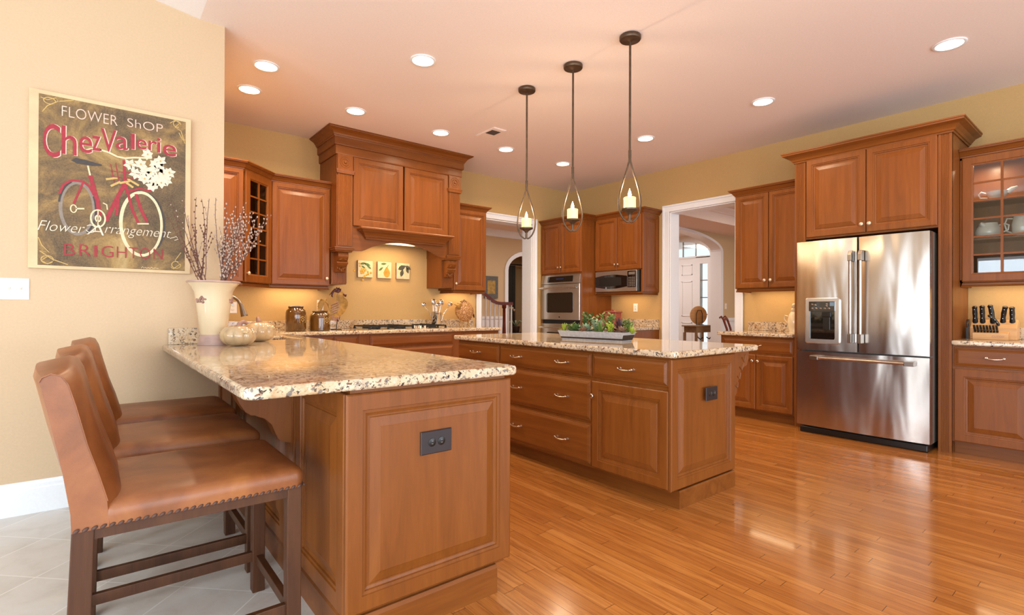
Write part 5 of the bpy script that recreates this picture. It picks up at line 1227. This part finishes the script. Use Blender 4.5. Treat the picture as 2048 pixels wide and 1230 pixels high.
q = MB(); q.box(6.19, 13.5, 4.93, YW + .2, 2.75, 2.80); q.box(6.19, 13.5, 4.90, 4.93, 2.75, 3.05); q.box(6.19, 13.5, -.5, 4.93, 3.03, 3.06)
q.sweep([(6.2, 4.90), (13.4, 4.90)], [(0, 2.92), (.02, 2.92), (.03, 2.94), (.08, 3.0), (.08, 3.029), (0, 3.029)]); struct(q, 'ceiling_dining', M['ceil'])
struct(MB().box(6.19, 13.5, 5.86, 9.3, 2.95, 3.0), 'ceiling_foyer', M['ceil'])
q = MB(); q.box(10.34, 13.5, YW - .015, YW, 0, .92); q.box(10.34, 13.5, YW - .035, YW, .92, .985); q.box(10.42, 11.1, YW - .024, YW - .015, .2, .84); q.box(11.2, 11.9, YW - .024, YW - .015, .2, .84); struct(q, 'wainscot_dining', M['trim'])
struct(MB().box(13.4, 13.5, -.5, 5.86, 0, 3.05), 'wall_dining_end', M['beige'])
# front door wall x = 11.2
q = MB(); XD_ = 11.2
q.box(XD_, XD_ + .12, 5.86, 6.43, 0, 2.95); q.box(XD_, XD_ + .12, 6.77, 6.80, 0, 2.42); q.box(XD_, XD_ + .12, 7.70, 9.3, 0, 2.95); q.box(XD_, XD_ + .12, 6.43, 7.70, 2.40, 2.445)
up_ = [(6.43, 2.44), (6.43, 2.46)] + [(7.3 - .87 * math.cos(PI / 2 * i / 8), 2.46 + .36 * math.sin(PI / 2 * i / 8)) for i in range(1, 9)] + [(7.70, 2.82), (7.70, 2.95), (6.43, 2.95)]
q.prism(up_[2:] + [(6.43, 2.46)], XD_, XD_ + .12, 'yz'); q.box(XD_, XD_ + .12, 6.43, 6.49, 0, 2.42); q.box(XD_, XD_ + .12, 6.69, 6.77, 0, 2.42); q.box(XD_, XD_ + .12, 6.49, 6.69, 0, .25); q.box(XD_, XD_ + .12, 6.49, 6.69, 2.26, 2.42)
struct(q, 'wall_entry', M['trim'])
q = MB()
for z in (.65, 1.05, 1.45, 1.86): q.box(XD_ + .02, XD_ + .05, 6.49, 6.69, z - .01, z + .01)
for y in (6.82, 7.16, 7.5): q.box(XD_ + .02, XD_ + .05, y - .01, y + .01, 2.44, 2.84)
struct(q, 'window_9', M['pewter'])
struct(MB().box(XD_ + .03, XD_ + .034, 6.43, 7.7, .25, 2.85), 'window_10', M['glass'])
q = MB(); q.box(XD_ + .015, XD_ + .06, 6.80, 7.70, 0, 2.40)
for z0, z1 in ((.15, .85), (1.0, 1.85), (2.0, 2.25)):
    for y0 in (6.90, 7.30):
        for a, b, c, e in ((y0, y0 + .28, z0, z0 + .02), (y0, y0 + .28, z1 - .02, z1), (y0, y0 + .02, z0, z1), (y0 + .26, y0 + .28, z0, z1)): q.box(XD_ + .004, XD_ + .016, a, b, c, e)
struct(q, 'door_1', M['trim'])
T = thing('console_table', 'wooden console table standing before the front door sidelight', 'table', (10.45, 6.25, 0))
MB().box(-.42, .42, -.18, .18, .79, .815).build('tabletop', M['tablewood'], T, bevel=.004); MB().box(-.37, .37, -.15, .15, .66, .79).build('apron', M['tablewood'], T)
for x in (-.36, .36):
    for y in (-.14, .14): MB().box(x - .022, x + .022, y - .022, y + .022, 0, .66).build('leg', M['tablewood'], T)
q = MB()
for s in (-1, 1): q.tube([(s * .34, -.13, .66), (s * .28, -.13, .56), (s * .18, -.13, .51), (s * .08, -.13, .55)], .012, 8)
q.build('scroll_brace', M['iron'], T)
T = thing('display_platter', 'round wooden platter standing upright on the console table', 'platter', (10.44, 6.27, 1.03), R(-30)); q = MB(); q.lathe([(.01, -.012), (.19, -.006), (.205, .004), (.195, .010), (.01, .004)], (0, 0, .005), 32, 'y'); q.build('dish', M['bamboo'], T)
T = thing('platter_stand', 'dark wire easel holding the round platter', 'stand', (10.44, 6.26, .8155), R(-30)); q = MB()
q.tube([(-.07, -.02, 0), (-.07, -.03, .25), (-.04, -.03, .33), (.04, -.03, .33), (.07, -.03, .25), (.07, -.02, 0)], .007, 8); q.tube([(-.09, -.06, .012), (.09, -.06, .012)], .006, 8); q.build('frame', M['iron'], T)
plate('light_switch', 'white switch plate on the dining room wall beyond the right doorway', 'light switch', .075, .118, (10.47, YW, 1.235), 0, 'toggle')
T = thing('wall_picture', 'dark narrow picture frame edge on the dining wall beside the cabinet', 'picture', (10.98, YW, 1.25)); MB().box(-.12, .12, -.04, 0, 0, .66).build('frame', M['iron'], T)
T = thing('dining_chair', 'carved top of a wooden dining chair peeking over the counter by the doorway', 'chair', (9.35, 4.95, 0), R(20)); q = MB()
for s in (-.22, .22): q.tube([(s, -.05, 0), (s, -.02, .45), (s, .03, .8), (s * 1.02, .09, .98), (s * 1.05, .13, 1.03), (s * 1.05, .16, 1.0)], [.022, .024, .02, .02, .022, .018], 8)
q.build('back_posts', M['rail'], T); q = MB(); q.box(-.24, .24, -.45, 0, .43, .48); q.build('seat', M['rail'], T, bevel=.01); q = MB(); q.tube([(-.22, .08, .95), (0, .09, 1.0), (.22, .08, .95)], .022, 8); q.tube([(-.22, .02, .72), (.22, .02, .72)], .018, 8); q.build('back_rails', M['rail'], T)
for s in (-.21, .21): MB().tube([(s, -.42, 0), (s, -.42, .44)], .022, 8).build('leg', M['rail'], T)
area('dining_fill', (9.2, 3.0, 2.95), (0, 0, 0), 1.5, 1.5, 60, (1, .82, .66)); area('foyer_fill', (9.4, 7.4, 2.9), (0, 0, 0), 1.2, 1.2, 62, (1, .9, .84))  # unseen area lamps added to lift the dining room and foyer
